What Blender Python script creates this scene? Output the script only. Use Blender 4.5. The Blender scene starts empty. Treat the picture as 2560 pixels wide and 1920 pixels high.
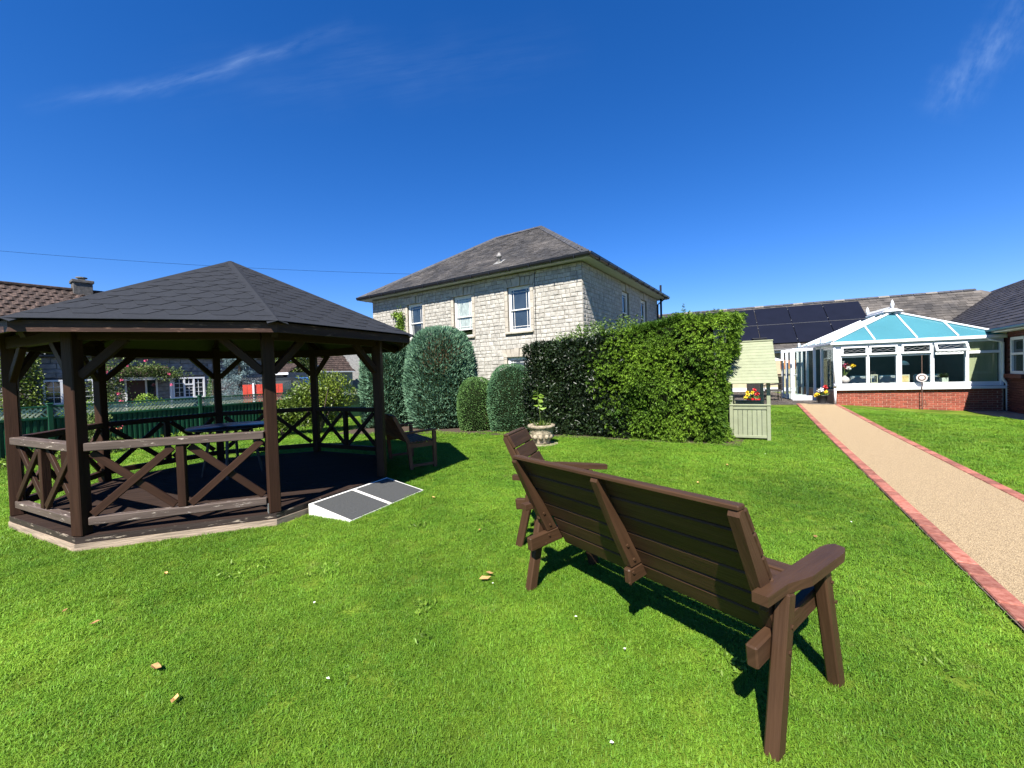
import bpy, math, random
import numpy as np
from mathutils import Vector, Matrix
R = random.Random(7)
NP = np.random.default_rng(11)
rad = math.radians
sc = bpy.context.scene
col = sc.collection

# ---------------------------------------------------------------- camera
cam = bpy.data.cameras.new('camera'); camo = bpy.data.objects.new('camera', cam); col.objects.link(camo)
cam.sensor_width = 36.0; cam.lens = 36.0 * 1035 / 2560; cam.clip_start = 0.05; cam.clip_end = 3000
p, r = rad(-1.4), rad(1.8)
fw = Vector((0, math.cos(p), math.sin(p))); up0 = Vector((0, -math.sin(p), math.cos(p))); rt0 = Vector((1, 0, 0))
cu = up0 * math.cos(r) + rt0 * math.sin(r); cr = rt0 * math.cos(r) - up0 * math.sin(r)
M = Matrix((cr, cu, -fw)).transposed().to_4x4(); M.translation = (0, 0, 1.5)
camo.matrix_world = M
sc.camera = camo

# ---------------------------------------------------------------- sky and sun
SUN_EL, SX, SY = rad(50.3), -0.315, -0.949           # direction towards the sun
world = bpy.data.worlds.new('World'); sc.world = world; world.use_nodes = True
wn, wl = world.node_tree.nodes, world.node_tree.links
for n in list(wn): wn.remove(n)
def wnode(t, **k):
    n = wn.new(t)
    for a, b in k.items(): setattr(n, a, b)
    return n
sky = wnode('ShaderNodeTexSky', sky_type='NISHITA', sun_disc=False, sun_elevation=SUN_EL,
            sun_rotation=math.atan2(SX, SY), altitude=0, air_density=1.0, dust_density=0.0, ozone_density=6.0)
gam = wnode('ShaderNodeGamma'); gam.inputs[1].default_value = 1.0
hsv = wnode('ShaderNodeHueSaturation'); hsv.inputs['Saturation'].default_value = 1.27; hsv.inputs['Value'].default_value = 1.0
tint = wnode('ShaderNodeMix', data_type='RGBA', blend_type='MULTIPLY'); tint.inputs['Factor'].default_value = 1.0; tint.inputs['B'].default_value = (0.90, 0.89, 1.16, 1)
tc = wnode('ShaderNodeTexCoord')
def wmath(op, a, b=None, clamp=False):
    n = wnode('ShaderNodeMath', operation=op, use_clamp=clamp)
    for k, q in enumerate((a, b)):
        if q is None: continue
        if isinstance(q, (int, float)): n.inputs[k].default_value = q
        else: wl.new(q, n.inputs[k])
    return n.outputs[0]
def wdot(v):
    n = wnode('ShaderNodeVectorMath', operation='DOT_PRODUCT'); wl.new(tc.outputs['Generated'], n.inputs[0]); n.inputs[1].default_value = tuple(v); return n.outputs['Value']
def cam_dir(x, y): return (fw + cr * ((x - 1280) / 1035) - cu * ((y - 960) / 1035)).normalized()
def wisp(a, b, width, amount, bend=0.0):
    """a thin fibrous streak of cirrus between two directions of the sky"""
    a, b = cam_dir(*a), cam_dir(*b); n = a.cross(b).normalized(); mid = (a + b).normalized(); half = a.dot(mid); t = n.cross(mid).normalized()
    dn, dt = wdot(n), wmath('DIVIDE', wdot(t), math.sqrt(1 - half * half))
    def fibre(sx, sy, det):
        cb = wnode('ShaderNodeCombineXYZ'); wl.new(wmath('MULTIPLY', dt, sx), cb.inputs[0]); wl.new(wmath('MULTIPLY', wmath('ADD', dn, wmath('MULTIPLY', dt, 0.02)), sy), cb.inputs[1]); cb.inputs[2].default_value = a.x * 7
        q = wnode('ShaderNodeTexNoise'); q.inputs['Scale'].default_value = 1.0; q.inputs['Detail'].default_value = det; q.inputs['Roughness'].default_value = 0.62; wl.new(cb.outputs[0], q.inputs['Vector']); return q.outputs[0]
    off = wmath('MULTIPLY', wmath('SUBTRACT', fibre(2.2, 3.0, 3), 0.5), width * 1.6)
    curve = wmath('MULTIPLY', wmath('MULTIPLY', dt, dt), bend)
    d = wmath('ABSOLUTE', wmath('ADD', wmath('ADD', dn, off), curve))
    across = wmath('POWER', wmath('SUBTRACT', 1.0, wmath('DIVIDE', d, width), True), 1.6)
    along = wmath('SUBTRACT', 1.0, wmath('POWER', wmath('ABSOLUTE', dt), 2.0), True)
    pat = wmath('MULTIPLY', wmath('SUBTRACT', fibre(3.0, 70.0, 5), 0.30, True), 2.4, True)
    return wmath('MULTIPLY', wmath('MULTIPLY', wmath('MULTIPLY', across, along), wmath('GREATER_THAN', wdot(mid), 0.0)), wmath('MULTIPLY', pat, amount))
cl = wisp((60, 300), (900, 85), 0.018, 0.18, 0.02)
for args in (((2600, -60), (2340, 310), 0.046, 0.18, 0.0), ((300, 250), (1500, 120), 0.085, 0.04, 0.0)):
    cl = wmath('ADD', cl, wisp(*args), True)
mix = wnode('ShaderNodeMix', data_type='RGBA'); mix.inputs['B'].default_value = (4.6, 6.2, 8.6, 1)
bg = wnode('ShaderNodeBackground'); bg.inputs['Strength'].default_value = 0.062
out = wnode('ShaderNodeOutputWorld')
wl.new(sky.outputs[0], gam.inputs[0]); wl.new(gam.outputs[0], hsv.inputs['Color']); wl.new(hsv.outputs[0], tint.inputs['A']); wl.new(tint.outputs['Result'], mix.inputs['A']); wl.new(cl, mix.inputs['Factor'])
wl.new(mix.outputs['Result'], bg.inputs[0]); wl.new(bg.outputs[0], out.inputs[0])
sl = bpy.data.lights.new('sun', 'SUN'); sl.energy = 5.0; sl.angle = rad(0.53); sl.color = (1.0, 0.955, 0.87)
so = bpy.data.objects.new('sun', sl); col.objects.link(so)
dv = Vector((SX * math.cos(SUN_EL), SY * math.cos(SUN_EL), math.sin(SUN_EL)))
so.rotation_euler = dv.to_track_quat('Z', 'Y').to_euler(); so.location = (-6, -18, 30)
vs = sc.view_settings
vs.view_transform = 'Standard'; vs.look = 'None'; vs.exposure = 1.30; vs.gamma = 1.0; vs.use_curve_mapping = False
sc.render.engine = 'CYCLES'
sc.cycles.max_bounces = 4; sc.cycles.diffuse_bounces = 2; sc.cycles.glossy_bounces = 2; sc.cycles.adaptive_threshold = 0.02; sc.cycles.transparent_max_bounces = 12; sc.cycles.use_denoising = True
sc.cycles.caustics_reflective = False; sc.cycles.caustics_refractive = False

# ---------------------------------------------------------------- materials
MATS = {}
def mat(name, c, rough=0.6, var=0.2, scale=6.0, bump=0.0, bscale=40.0, rand=0.0, spec=0.4, metal=0.0,
        uv=False, stretch=None, detail=5, isl=0.0, c2=None, lo=0.35, hi=0.65, coat=0.0, trans=0.0):
    if name in MATS: return MATS[name]
    m = bpy.data.materials.new(name); MATS[name] = m; m.use_nodes = True
    N, L = m.node_tree.nodes, m.node_tree.links
    b = N['Principled BSDF']; b.inputs['Roughness'].default_value = rough
    b.inputs['Specular IOR Level'].default_value = spec; b.inputs['Metallic'].default_value = metal
    if coat: b.inputs['Coat Weight'].default_value = coat; b.inputs['Coat Roughness'].default_value = 0.15
    if uv:
        t = N.new('ShaderNodeTexCoord'); src = t.outputs['UV']
    else:
        g = N.new('ShaderNodeNewGeometry'); src = g.outputs['Position']
    if stretch:
        k = N.new('ShaderNodeMapping'); k.inputs['Scale'].default_value = stretch; L.new(src, k.inputs[0]); src = k.outputs[0]
    nz = N.new('ShaderNodeTexNoise'); nz.inputs['Scale'].default_value = scale; nz.inputs['Detail'].default_value = detail; nz.inputs['Roughness'].default_value = 0.62
    L.new(src, nz.inputs['Vector'])
    rp = N.new('ShaderNodeValToRGB'); e = rp.color_ramp.elements
    a = [x * (1 - var) for x in c]; d = list(c2) if c2 else [min(1, x * (1 + var)) for x in c]
    e[0].position = lo; e[1].position = hi; e[0].color = (*a, 1); e[1].color = (*d, 1)
    L.new(nz.outputs[0], rp.inputs[0]); co = rp.outputs[0]
    def vary(co, srcsock, amt):
        h = N.new('ShaderNodeHueSaturation'); mm = N.new('ShaderNodeMapRange')
        mm.inputs['To Min'].default_value = 1 - amt; mm.inputs['To Max'].default_value = 1 + amt
        L.new(srcsock, mm.inputs[0]); L.new(mm.outputs[0], h.inputs['Value']); L.new(co, h.inputs['Color']); return h.outputs[0]
    if rand:
        oi = N.new('ShaderNodeObjectInfo'); co = vary(co, oi.outputs['Random'], rand)
    if isl:
        gi = N.new('ShaderNodeNewGeometry'); co = vary(co, gi.outputs['Random Per Island'], isl)
    L.new(co, b.inputs['Base Color'])
    if bump:
        n3 = N.new('ShaderNodeTexNoise'); n3.inputs['Scale'].default_value = bscale; n3.inputs['Detail'].default_value = 4
        L.new(src, n3.inputs['Vector'])
        bp = N.new('ShaderNodeBump'); bp.inputs['Strength'].default_value = bump; bp.inputs['Distance'].default_value = 0.02
        L.new(n3.outputs[0], bp.inputs['Height']); L.new(bp.outputs[0], b.inputs['Normal'])
    if trans:
        tr = N.new('ShaderNodeBsdfTranslucent'); L.new(co, tr.inputs[0]); mx = N.new('ShaderNodeMixShader'); mx.inputs[0].default_value = trans
        o = N['Material Output']; L.new(b.outputs[0], mx.inputs[1]); L.new(tr.outputs[0], mx.inputs[2]); L.new(mx.outputs[0], o.inputs[0])
    return m
def glass(name, tint=(0.93, 0.95, 0.94), refl=0.0):
    if name in MATS: return MATS[name]
    m = bpy.data.materials.new(name); MATS[name] = m; m.use_nodes = True
    N, L = m.node_tree.nodes, m.node_tree.links
    N.remove(N['Principled BSDF'])
    t = N.new('ShaderNodeBsdfTransparent'); t.inputs[0].default_value = (*tint, 1)
    g = N.new('ShaderNodeBsdfGlossy'); g.inputs['Roughness'].default_value = 0.02
    lw = N.new('ShaderNodeLayerWeight'); lw.inputs['Blend'].default_value = 0.5
    f = N.new('ShaderNodeMath'); f.operation = 'POWER'; f.inputs[1].default_value = 4.0; L.new(lw.outputs['Facing'], f.inputs[0])
    ad = N.new('ShaderNodeMath'); ad.operation = 'MULTIPLY_ADD'; ad.inputs[1].default_value = 0.7; ad.inputs[2].default_value = 0.035; ad.use_clamp = True
    x = N.new('ShaderNodeMixShader'); L.new(f.outputs[0], ad.inputs[0]); L.new(ad.outputs[0], x.inputs[0]); L.new(t.outputs[0], x.inputs[1]); L.new(g.outputs[0], x.inputs[2])
    L.new(x.outputs[0], N['Material Output'].inputs[0]); return m

def worn_wood(name, c, wear, lo, hi, rough=0.55, scale=5.0, rand=0.12):
    """painted timber along UV, with flaked patches showing paler wood"""
    m = mat(name, c, rough, 0.22, 14.0, 0.15, 60.0, rand, spec=0.14, uv=True, stretch=(0.12, 1.6, 1))
    N, L = m.node_tree.nodes, m.node_tree.links
    b = N['Principled BSDF']; src = b.inputs['Base Color'].links[0].from_socket
    t = N.new('ShaderNodeTexCoord'); k = N.new('ShaderNodeMapping'); k.inputs['Scale'].default_value = (0.35, 2.2, 1); L.new(t.outputs['UV'], k.inputs[0])
    nz = N.new('ShaderNodeTexNoise'); nz.inputs['Scale'].default_value = scale * 3; nz.inputs['Detail'].default_value = 8; nz.inputs['Roughness'].default_value = 0.7; L.new(k.outputs[0], nz.inputs['Vector'])
    rp = N.new('ShaderNodeValToRGB'); rp.color_ramp.elements[0].position = lo; rp.color_ramp.elements[1].position = hi; L.new(nz.outputs[0], rp.inputs[0])
    mx = N.new('ShaderNodeMix'); mx.data_type = 'RGBA'; mx.inputs['B'].default_value = (*wear, 1)
    L.new(rp.outputs[0], mx.inputs['Factor']); L.new(src, mx.inputs['A']); L.new(mx.outputs['Result'], b.inputs['Base Color']); return m

WOOD_D = worn_wood('gazebo_wood', (0.031, 0.0148, 0.0092), (0.30, 0.22, 0.16), 0.72, 0.77)
RAIL_D = worn_wood('weathered_rail', (0.086, 0.064, 0.054), (0.45, 0.39, 0.33), 0.59, 0.64)
DECK_D = worn_wood('gazebo_deck_wood', (0.026, 0.0155, 0.0115), (0.10, 0.070, 0.052), 0.66, 0.80, rough=0.9)
BASE_UP = worn_wood('flaking_board', (0.036, 0.027, 0.023), (0.30, 0.245, 0.19), 0.57, 0.62)
BASE_LO = mat('bare_board', (0.29, 0.22, 0.16), 0.75, 0.5, 12, 0.3, 50, 0.1, uv=True, stretch=(0.15, 1.5, 1))
FASC = worn_wood('fascia_wood', (0.045, 0.024, 0.018), (0.30, 0.17, 0.12), 0.58, 0.72)
SOFF = mat('roof_boards', (0.016, 0.011, 0.009), 0.7, 0.2, 8)
BENCH = worn_wood('bench_paint', (0.050, 0.0265, 0.0145), (0.24, 0.18, 0.13), 0.73, 0.77, rough=0.44, rand=0.08)
TEAK = mat('teak', (0.17, 0.065, 0.032), 0.6, 0.3, 12, 0.2, 50, 0.1, spec=0.15, uv=True, stretch=(0.15, 1.6, 1))
SHING = mat('felt_shingle', (0.020, 0.022, 0.027), 0.9, 0.12, 30, 0.25, 400, 0.05, spec=0.2)
WHITE = mat('white_upvc', (0.70, 0.71, 0.73), 0.28, 0.03, 3, spec=0.5)
WPAINT = mat('white_paint', (0.66, 0.65, 0.62), 0.5, 0.08, 5)
GREEN_P = mat('sage_paint', (0.222, 0.240, 0.150), 0.55, 0.07, 9, 0.1, 40, 0.05)
SLATE = mat('old_slate', (0.050, 0.047, 0.046), 0.75, 0.25, 1.1, 0.25, 30, isl=0.22, c2=(0.090, 0.080, 0.072), lo=0.42, hi=0.70)
SLATE2 = mat('grey_slate', (0.052, 0.047, 0.045), 0.75, 0.30, 0.9, 0.25, 30, isl=0.34, c2=(0.105, 0.092, 0.08))
SLATE3 = mat('wing_slate', (0.032, 0.029, 0.032), 0.7, 0.25, 0.8, 0.25, 30, isl=0.3)
RIDGE = mat('ridge_tile', (0.050, 0.050, 0.056), 0.7, 0.3, 9, rand=0.2)
MORT_R = mat('ridge_mortar', (0.17, 0.155, 0.135), 0.9, 0.2, 12)
STONE = mat('limestone', (0.375, 0.347, 0.300), 0.9, 0.22, 5, 0.45, 35, rand=0.12, isl=0.09, c2=(0.45, 0.424, 0.373))
ASHLAR = mat('dressed_limestone', (0.37, 0.33, 0.27), 0.85, 0.16, 4, 0.25, 30, rand=0.1)
MORTAR = mat('lime_mortar', (0.20, 0.178, 0.145), 0.95, 0.25, 9, 0.3, 40)
GUTTER = mat('black_gutter', (0.012, 0.012, 0.014), 0.3, 0.1, 5)
PANE = mat('window_pane', (0.022, 0.032, 0.042), 0.04, 0.4, 1.5, spec=1.0)
PANE_L = mat('curtained_pane', (0.30, 0.34, 0.31), 0.06, 0.35, 9, spec=0.9, stretch=(3, 3, 0.5))
GLASS = glass('clear_glass')
ROOFGL = mat('blue_roof_glass', (0.10, 0.33, 0.40), 0.10, 0.06, 0.8, spec=0.8, trans=0.45)
BRICK = mat('red_brick', (0.25, 0.056, 0.034), 0.85, 0.25, 40, 0.3, 80, rand=0.22, c2=(0.32, 0.09, 0.055))
BRICK_D = mat('brown_brick', (0.095, 0.030, 0.022), 0.85, 0.25, 40, 0.3, 80, rand=0.25)
BMORT = mat('pink_mortar', (0.44, 0.29, 0.21), 0.95, 0.15, 30)
PATHM = mat('resin_gravel', (0.30, 0.205, 0.105), 0.85, 0.45, 150, 0.6, 300, c2=(0.53, 0.395, 0.23), lo=0.38, hi=0.62, detail=3)
PAVER = mat('red_paver', (0.26, 0.075, 0.048), 0.85, 0.22, 25, 0.12, 160, rand=0.32, c2=(0.32, 0.13, 0.095))
PAVEG = mat('grey_paving', (0.16, 0.145, 0.13), 0.9, 0.25, 6, 0.3, 50)
ROAD = mat('road_surface', (0.10, 0.10, 0.10), 0.9, 0.2, 4, 0.2, 60)
SOIL = mat('bark_soil', (0.055, 0.036, 0.024), 0.95, 0.4, 25, 0.6, 60)
DECKW = mat('grooved_decking', (0.125, 0.105, 0.088), 0.8, 0.3, 10, 0.3, 60, rand=0.25)
FENCE = mat('green_fence_paint', (0.008, 0.060, 0.028), 0.42, 0.15, 5, rand=0.1)
TRELL = mat('pale_trellis', (0.46, 0.48, 0.33), 0.6, 0.15, 8, rand=0.08)
BUNGST = mat('grey_block_stone', (0.19, 0.186, 0.181), 0.9, 0.25, 6, 0.4, 40, rand=0.15, isl=0.15)
BUNGM = mat('block_mortar', (0.12, 0.118, 0.115), 0.95, 0.2, 10)
PANT = mat('brown_pantile', (0.042, 0.026, 0.021), 0.9, 0.35, 9, 0.2, 40, isl=0.4, c2=(0.105, 0.070, 0.056), lo=0.4, hi=0.75)
SOLAR = mat('solar_cells', (0.006, 0.007, 0.014), 0.4, 0.1, 2, spec=0.22)
CLAMP = mat('dull_clamp', (0.10, 0.10, 0.105), 0.5, 0.1, 5)
ALU = mat('aluminium', (0.55, 0.55, 0.56), 0.35, 0.05, 5, metal=0.8)
CREAM = mat('cream_render', (0.42, 0.36, 0.24), 0.9, 0.08, 3)
URN = mat('weathered_urn', (0.24, 0.19, 0.12), 0.9, 0.45, 9, 0.8, 30, c2=(0.38, 0.32, 0.23))
METAL_D = mat('dark_metal', (0.03, 0.03, 0.032), 0.45, 0.2, 8)
RUST = mat('rusty_rod', (0.10, 0.06, 0.045), 0.7, 0.3, 20)
RAMP_G = mat('grip_panel', (0.058, 0.060, 0.060), 0.9, 0.15, 200, 0.5, 500)
RAMP_W = mat('ramp_white', (0.66, 0.65, 0.61), 0.55, 0.06, 6)
TABLEM = mat('dark_table_top', (0.014, 0.015, 0.018), 0.3, 0.2, 5, spec=0.3)
BARK = mat('bark', (0.085, 0.062, 0.045), 0.95, 0.3, 14, 0.5, 30)
RED = mat('red_plastic', (0.55, 0.02, 0.025), 0.4, 0.1, 5)
ORED = mat('red_boards', (0.52, 0.055, 0.03), 0.6, 0.12, 8)
YEL = mat('yellow_petal', (0.80, 0.55, 0.03), 0.6, 0.1, 9, isl=0.2)
WPET = mat('white_petal', (0.80, 0.78, 0.74), 0.6, 0.05, 9)
PINKP = mat('pink_petal', (0.70, 0.10, 0.20), 0.6, 0.2, 9, isl=0.25)
SALM = mat('salmon_petal', (0.72, 0.25, 0.15), 0.6, 0.2, 9, isl=0.25)
WICK = mat('dark_wicker', (0.035, 0.030, 0.028), 0.6, 0.3, 60, 0.5, 120)
SOFA = mat('grey_upholstery', (0.33, 0.36, 0.36), 0.9, 0.08, 8)
CARP = mat('car_paint', (0.010, 0.012, 0.018), 0.2, 0.1, 3, coat=0.8)
DRY = mat('dry_leaf', (0.42, 0.24, 0.09), 0.8, 0.3, 30, rand=0.35)
LINEN = mat('vase_glaze', (0.62, 0.54, 0.52), 0.4, 0.05, 5)
DOORB = mat('brown_door', (0.06, 0.022, 0.014), 0.4, 0.15, 6)
BLIND = mat('roller_blind', (0.34, 0.36, 0.21), 0.8, 0.1, 1.2, stretch=(12, 12, 0.3))
GOLD = mat('gilt_picture', (0.55, 0.42, 0.20), 0.5, 0.3, 5)

def leafmat(name, c, c2, rough=0.5, spec=0.3, isl=0.35, trans=0.25, scale=1.5):
    return mat(name, c, rough, 0.25, scale, isl=isl, c2=c2, spec=spec, trans=trans)
LAUREL = leafmat('laurel_leaf', (0.007, 0.016, 0.005), (0.018, 0.036, 0.009), 0.42, 0.42, 0.5, 0.06)
LAURELY = leafmat('laurel_shoot', (0.07, 0.13, 0.02), (0.14, 0.22, 0.04), 0.35, 0.5, 0.3, 0.25)
LEYL = leafmat('leylandii_spray', (0.052, 0.122, 0.010), (0.150, 0.255, 0.020), 0.6, 0.2, 0.45, 0.25, 1.2)
YEWB = leafmat('blue_conifer', (0.085, 0.185, 0.108), (0.165, 0.290, 0.180), 0.6, 0.2, 0.45, 0.15, 2.2)
YEWG = leafmat('green_conifer', (0.075, 0.165, 0.042), (0.150, 0.275, 0.080), 0.6, 0.2, 0.4, 0.15, 2.5)
YEWT = leafmat('teal_conifer', (0.070, 0.170, 0.080), (0.140, 0.270, 0.130), 0.6, 0.2, 0.4, 0.15, 2.5)
BROWNT = leafmat('browned_twig', (0.075, 0.045, 0.022), (0.13, 0.085, 0.045), 0.8, 0.1, 0.4, 0.05)
BUSHM = leafmat('bush_leaf', (0.060, 0.120, 0.016), (0.190, 0.250, 0.030), 0.42, 0.5, 0.5, 0.3, 1.0)
SPRUCE = leafmat('spruce_needle', (0.075, 0.12, 0.125), (0.17, 0.24, 0.245), 0.6, 0.2, 0.4, 0.1, 2.0)
TREEM = leafmat('tree_leaf', (0.050, 0.085, 0.014), (0.130, 0.165, 0.025), 0.5, 0.3, 0.4, 0.3, 0.7)
ROSEM = leafmat('rose_leaf', (0.060, 0.105, 0.024), (0.16, 0.22, 0.055), 0.5, 0.3, 0.5, 0.3, 2)
COVERM = leafmat('ground_cover_leaf', (0.12, 0.22, 0.025), (0.24, 0.36, 0.05), 0.5, 0.3, 0.4, 0.3, 2)
CORE = mat('painted_shade', (0.010, 0.014, 0.006), 1.0, 0.3, 9, spec=0.0)  # near-black colour stands in for shade inside foliage and behind window sashes

# ---------------------------------------------------------------- object helpers
WORG = {}
def thing(name, label, cat, loc=(0, 0, 0), rz=0.0, group=None, world=True, kind=None):
    o = bpy.data.objects.new(name, None); col.objects.link(o); o.empty_display_size = 0.2
    o.location = loc; o.rotation_euler = (0, 0, rz); o['label'] = label; o['category'] = cat
    if group: o['group'] = group
    if kind: o['kind'] = kind
    WORG[o.name] = Vector(loc) if world else Vector((0, 0, 0)); return o
def tag(o, label=None, cat=None, group=None, kind=None):
    if label: o['label'] = label
    if cat: o['category'] = cat
    if group: o['group'] = group
    if kind: o['kind'] = kind
    return o
def org_of(o):
    while o is not None:
        if o.name in WORG: return WORG[o.name]
        o = o.parent
    return Vector((0, 0, 0))
def link(name, me, m, parent=None, loc=(0, 0, 0), rz=0.0):
    o = bpy.data.objects.new(name, me); col.objects.link(o); o.parent = parent; o.location = loc; o.rotation_euler = (0, 0, rz)
    if m is not None and not me.materials: me.materials.append(m)
    return o
_C = [(sx, sy, sz) for sx in (-1, 1) for sy in (-1, 1) for sz in (-1, 1)]
class MB:
    def __init__(s): s.v = []; s.f = []; s.uv = []; s.uo = (R.random() * 9, R.random() * 9)
    def poly(s, pts, uv=None):
        i = len(s.v); s.v += [tuple(q) for q in pts]; s.f.append(tuple(range(i, i + len(pts))))
        s.uv.append(uv or [(q[0] + q[1] * 0.3, q[2] + q[1]) for q in pts]); return s
    def box(s, c, size, X=None, Y=None, Z=None, ch=0.0, jit=0.0):
        X = Vector(X or (1, 0, 0)); Y = Vector(Y or (0, 1, 0)); Z = Vector(Z or (0, 0, 1)); c = Vector(c)
        a, b, d = (q / 2 for q in size); ch = min(ch, a * 0.45, b * 0.45, d * 0.45)
        s.uo = (R.random() * 9, R.random() * 9)
        if ch <= 0:
            pts = [Vector((sx * a, sy * b, sz * d)) for sx, sy, sz in _C]
            if jit: pts = [q + Vector((R.uniform(-jit, jit), R.uniform(-jit, jit), R.uniform(-jit, jit))) for q in pts]
            fs = [(0, 1, 3, 2), (4, 6, 7, 5), (0, 4, 5, 1), (2, 3, 7, 6), (0, 2, 6, 4), (1, 5, 7, 3)]
        else:
            pts = []; id = {}
            for q in _C:
                sx, sy, sz = q; id[q] = len(pts)
                pts += [Vector((sx * a, sy * (b - ch), sz * (d - ch))), Vector((sx * (a - ch), sy * b, sz * (d - ch))), Vector((sx * (a - ch), sy * (b - ch), sz * d))]
            fs = []
            for ax in range(3):
                for sg in (-1, 1):
                    o = [i for i in range(3) if i != ax]; q = []
                    for e, g in ((-1, -1), (1, -1), (1, 1), (-1, 1)):
                        t = [0, 0, 0]; t[ax] = sg; t[o[0]] = e; t[o[1]] = g; q.append(id[tuple(t)] + ax)
                    fs.append(tuple(q))
                o = [i for i in range(3) if i != ax]
                for e in (-1, 1):
                    for g in (-1, 1):
                        t = [0, 0, 0]; t[o[0]] = e; t[o[1]] = g; t[ax] = -1; A = id[tuple(t)]; t[ax] = 1; B = id[tuple(t)]
                        fs.append((A + o[0], B + o[0], B + o[1], A + o[1]))
            for q in _C: fs.append((id[q], id[q] + 1, id[q] + 2))
        i0 = len(s.v)
        s.v += [tuple(c + X * q.x + Y * q.y + Z * q.z) for q in pts]
        hand = X.cross(Y).dot(Z) > 0
        for f in fs:
            n = (pts[f[1]] - pts[f[0]]).cross(pts[f[2]] - pts[f[0]]); ce = sum((pts[k] for k in f), Vector()) / len(f)
            if (n.dot(ce) > 0) != hand: f = f[::-1]
            s.f.append(tuple(k + i0 for k in f))
            s.uv.append([(pts[k].x + s.uo[0], pts[k].y + pts[k].z + s.uo[1]) for k in f])
        return s
    def beam(s, p0, p1, w, h, up=(0, 0, 1), ch=0.0):
        p0, p1 = Vector(p0), Vector(p1); X = p1 - p0; L = X.length; X.normalize()
        Y = Vector(up).cross(X)
        if Y.length < 1e-4: Y = Vector((0, 1, 0)).cross(X)
        Y.normalize(); Z = X.cross(Y)
        return s.box((p0 + p1) / 2, (L, w, h), X, Y, Z, ch)
    def prism(s, pts, vec):
        pts = [Vector(q) for q in pts]; vec = Vector(vec); n = Vector()
        for i in range(1, len(pts) - 1): n += (pts[i] - pts[0]).cross(pts[i + 1] - pts[0])
        if n.dot(vec) > 0: pts = pts[::-1]
        top = [q + vec for q in pts]; o0, o1 = R.random() * 9, R.random() * 9
        ex = (pts[1] - pts[0]).normalized(); L = 0
        for i in range(len(pts)):
            d = pts[i] - pts[i - 1]
            if d.length > L: L = d.length; ex = d.normalized()
        ey = vec.normalized().cross(ex)
        U = lambda q: (q.dot(ex) + o0, q.dot(ey) + q.dot(vec.normalized()) + o1)
        s.poly(pts, [U(q) for q in pts]); t = top[::-1]; s.poly(t, [U(q) for q in t])
        k = len(pts)
        for i in range(k):
            q = [pts[(i + 1) % k], pts[i], top[i], top[(i + 1) % k]]; s.poly(q, [U(a) for a in q])
        return s
    def tube(s, pts, rr, n=8, cap=True):
        pts = [Vector(q) for q in pts]; rs = rr if isinstance(rr, (list, tuple)) else [rr] * len(pts); rings = []
        t = (pts[1] - pts[0]).normalized(); a = t.orthogonal().normalized()
        for i, q in enumerate(pts):
            t = (pts[min(i + 1, len(pts) - 1)] - pts[max(i - 1, 0)]).normalized()
            a = (a - t * a.dot(t)).normalized(); b = t.cross(a); i0 = len(s.v)
            s.v += [tuple(q + (a * math.cos(2 * math.pi * k / n) + b * math.sin(2 * math.pi * k / n)) * rs[i]) for k in range(n)]; rings.append(i0)
        for j in range(len(rings) - 1):
            A, B = rings[j], rings[j + 1]
            for k in range(n):
                k2 = (k + 1) % n; s.f.append((A + k, A + k2, B + k2, B + k)); s.uv.append([(j, k / n), (j, (k + 1) / n), (j + 1, (k + 1) / n), (j + 1, k / n)])
        if cap:
            s.f.append(tuple(rings[0] + k for k in range(n))[::-1]); s.uv.append([(0, 0)] * n)
            s.f.append(tuple(rings[-1] + k for k in range(n))); s.uv.append([(0, 0)] * n)
        return s
    def lathe(s, prof, c, n=24, sx=1, sy=1):
        i0 = len(s.v); c = Vector(c)
        for rr, z in prof:
            s.v += [tuple(c + Vector((rr * sx * math.cos(2 * math.pi * k / n), rr * sy * math.sin(2 * math.pi * k / n), z))) for k in range(n)]
        for j in range(len(prof) - 1):
            for k in range(n):
                k2 = (k + 1) % n; A = i0 + j * n; B = A + n
                s.f.append((A + k, A + k2, B + k2, B + k)); s.uv.append([(k / n, j), ((k + 1) / n, j), ((k + 1) / n, j + 1), (k / n, j + 1)])
        return s
    def mesh(s, name, off=(0, 0, 0), smooth=False):
        me = bpy.data.meshes.new(name); off = Vector(off)
        me.from_pydata([tuple(Vector(q) - off) for q in s.v], [], s.f)
        u = me.uv_layers.new(name='UVMap'); flat = [c for f in s.uv for q in f for c in q]; u.data.foreach_set('uv', flat)
        if smooth: me.polygons.foreach_set('use_smooth', [True] * len(me.polygons))
        me.update(); return me
    def build(s, name, m, parent=None, smooth=False):
        return link(name, s.mesh(name, org_of(parent), smooth), m, parent)
def arr_mesh(name, V, F):
    """V (n,3), F (m,3|4) numpy -> mesh"""
    me = bpy.data.meshes.new(name); k = F.shape[1]
    me.vertices.add(len(V)); me.vertices.foreach_set('co', V.astype(np.float32).ravel())
    me.loops.add(F.size); me.loops.foreach_set('vertex_index', F.astype(np.int32).ravel())
    me.polygons.add(len(F)); me.polygons.foreach_set('loop_start', np.arange(0, F.size, k, dtype=np.int32))
    me.polygons.foreach_set('loop_total', np.full(len(F), k, dtype=np.int32)); me.update(calc_edges=True); return me
def unit(a): return a / np.maximum(np.linalg.norm(a, axis=1, keepdims=True), 1e-6)
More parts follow.
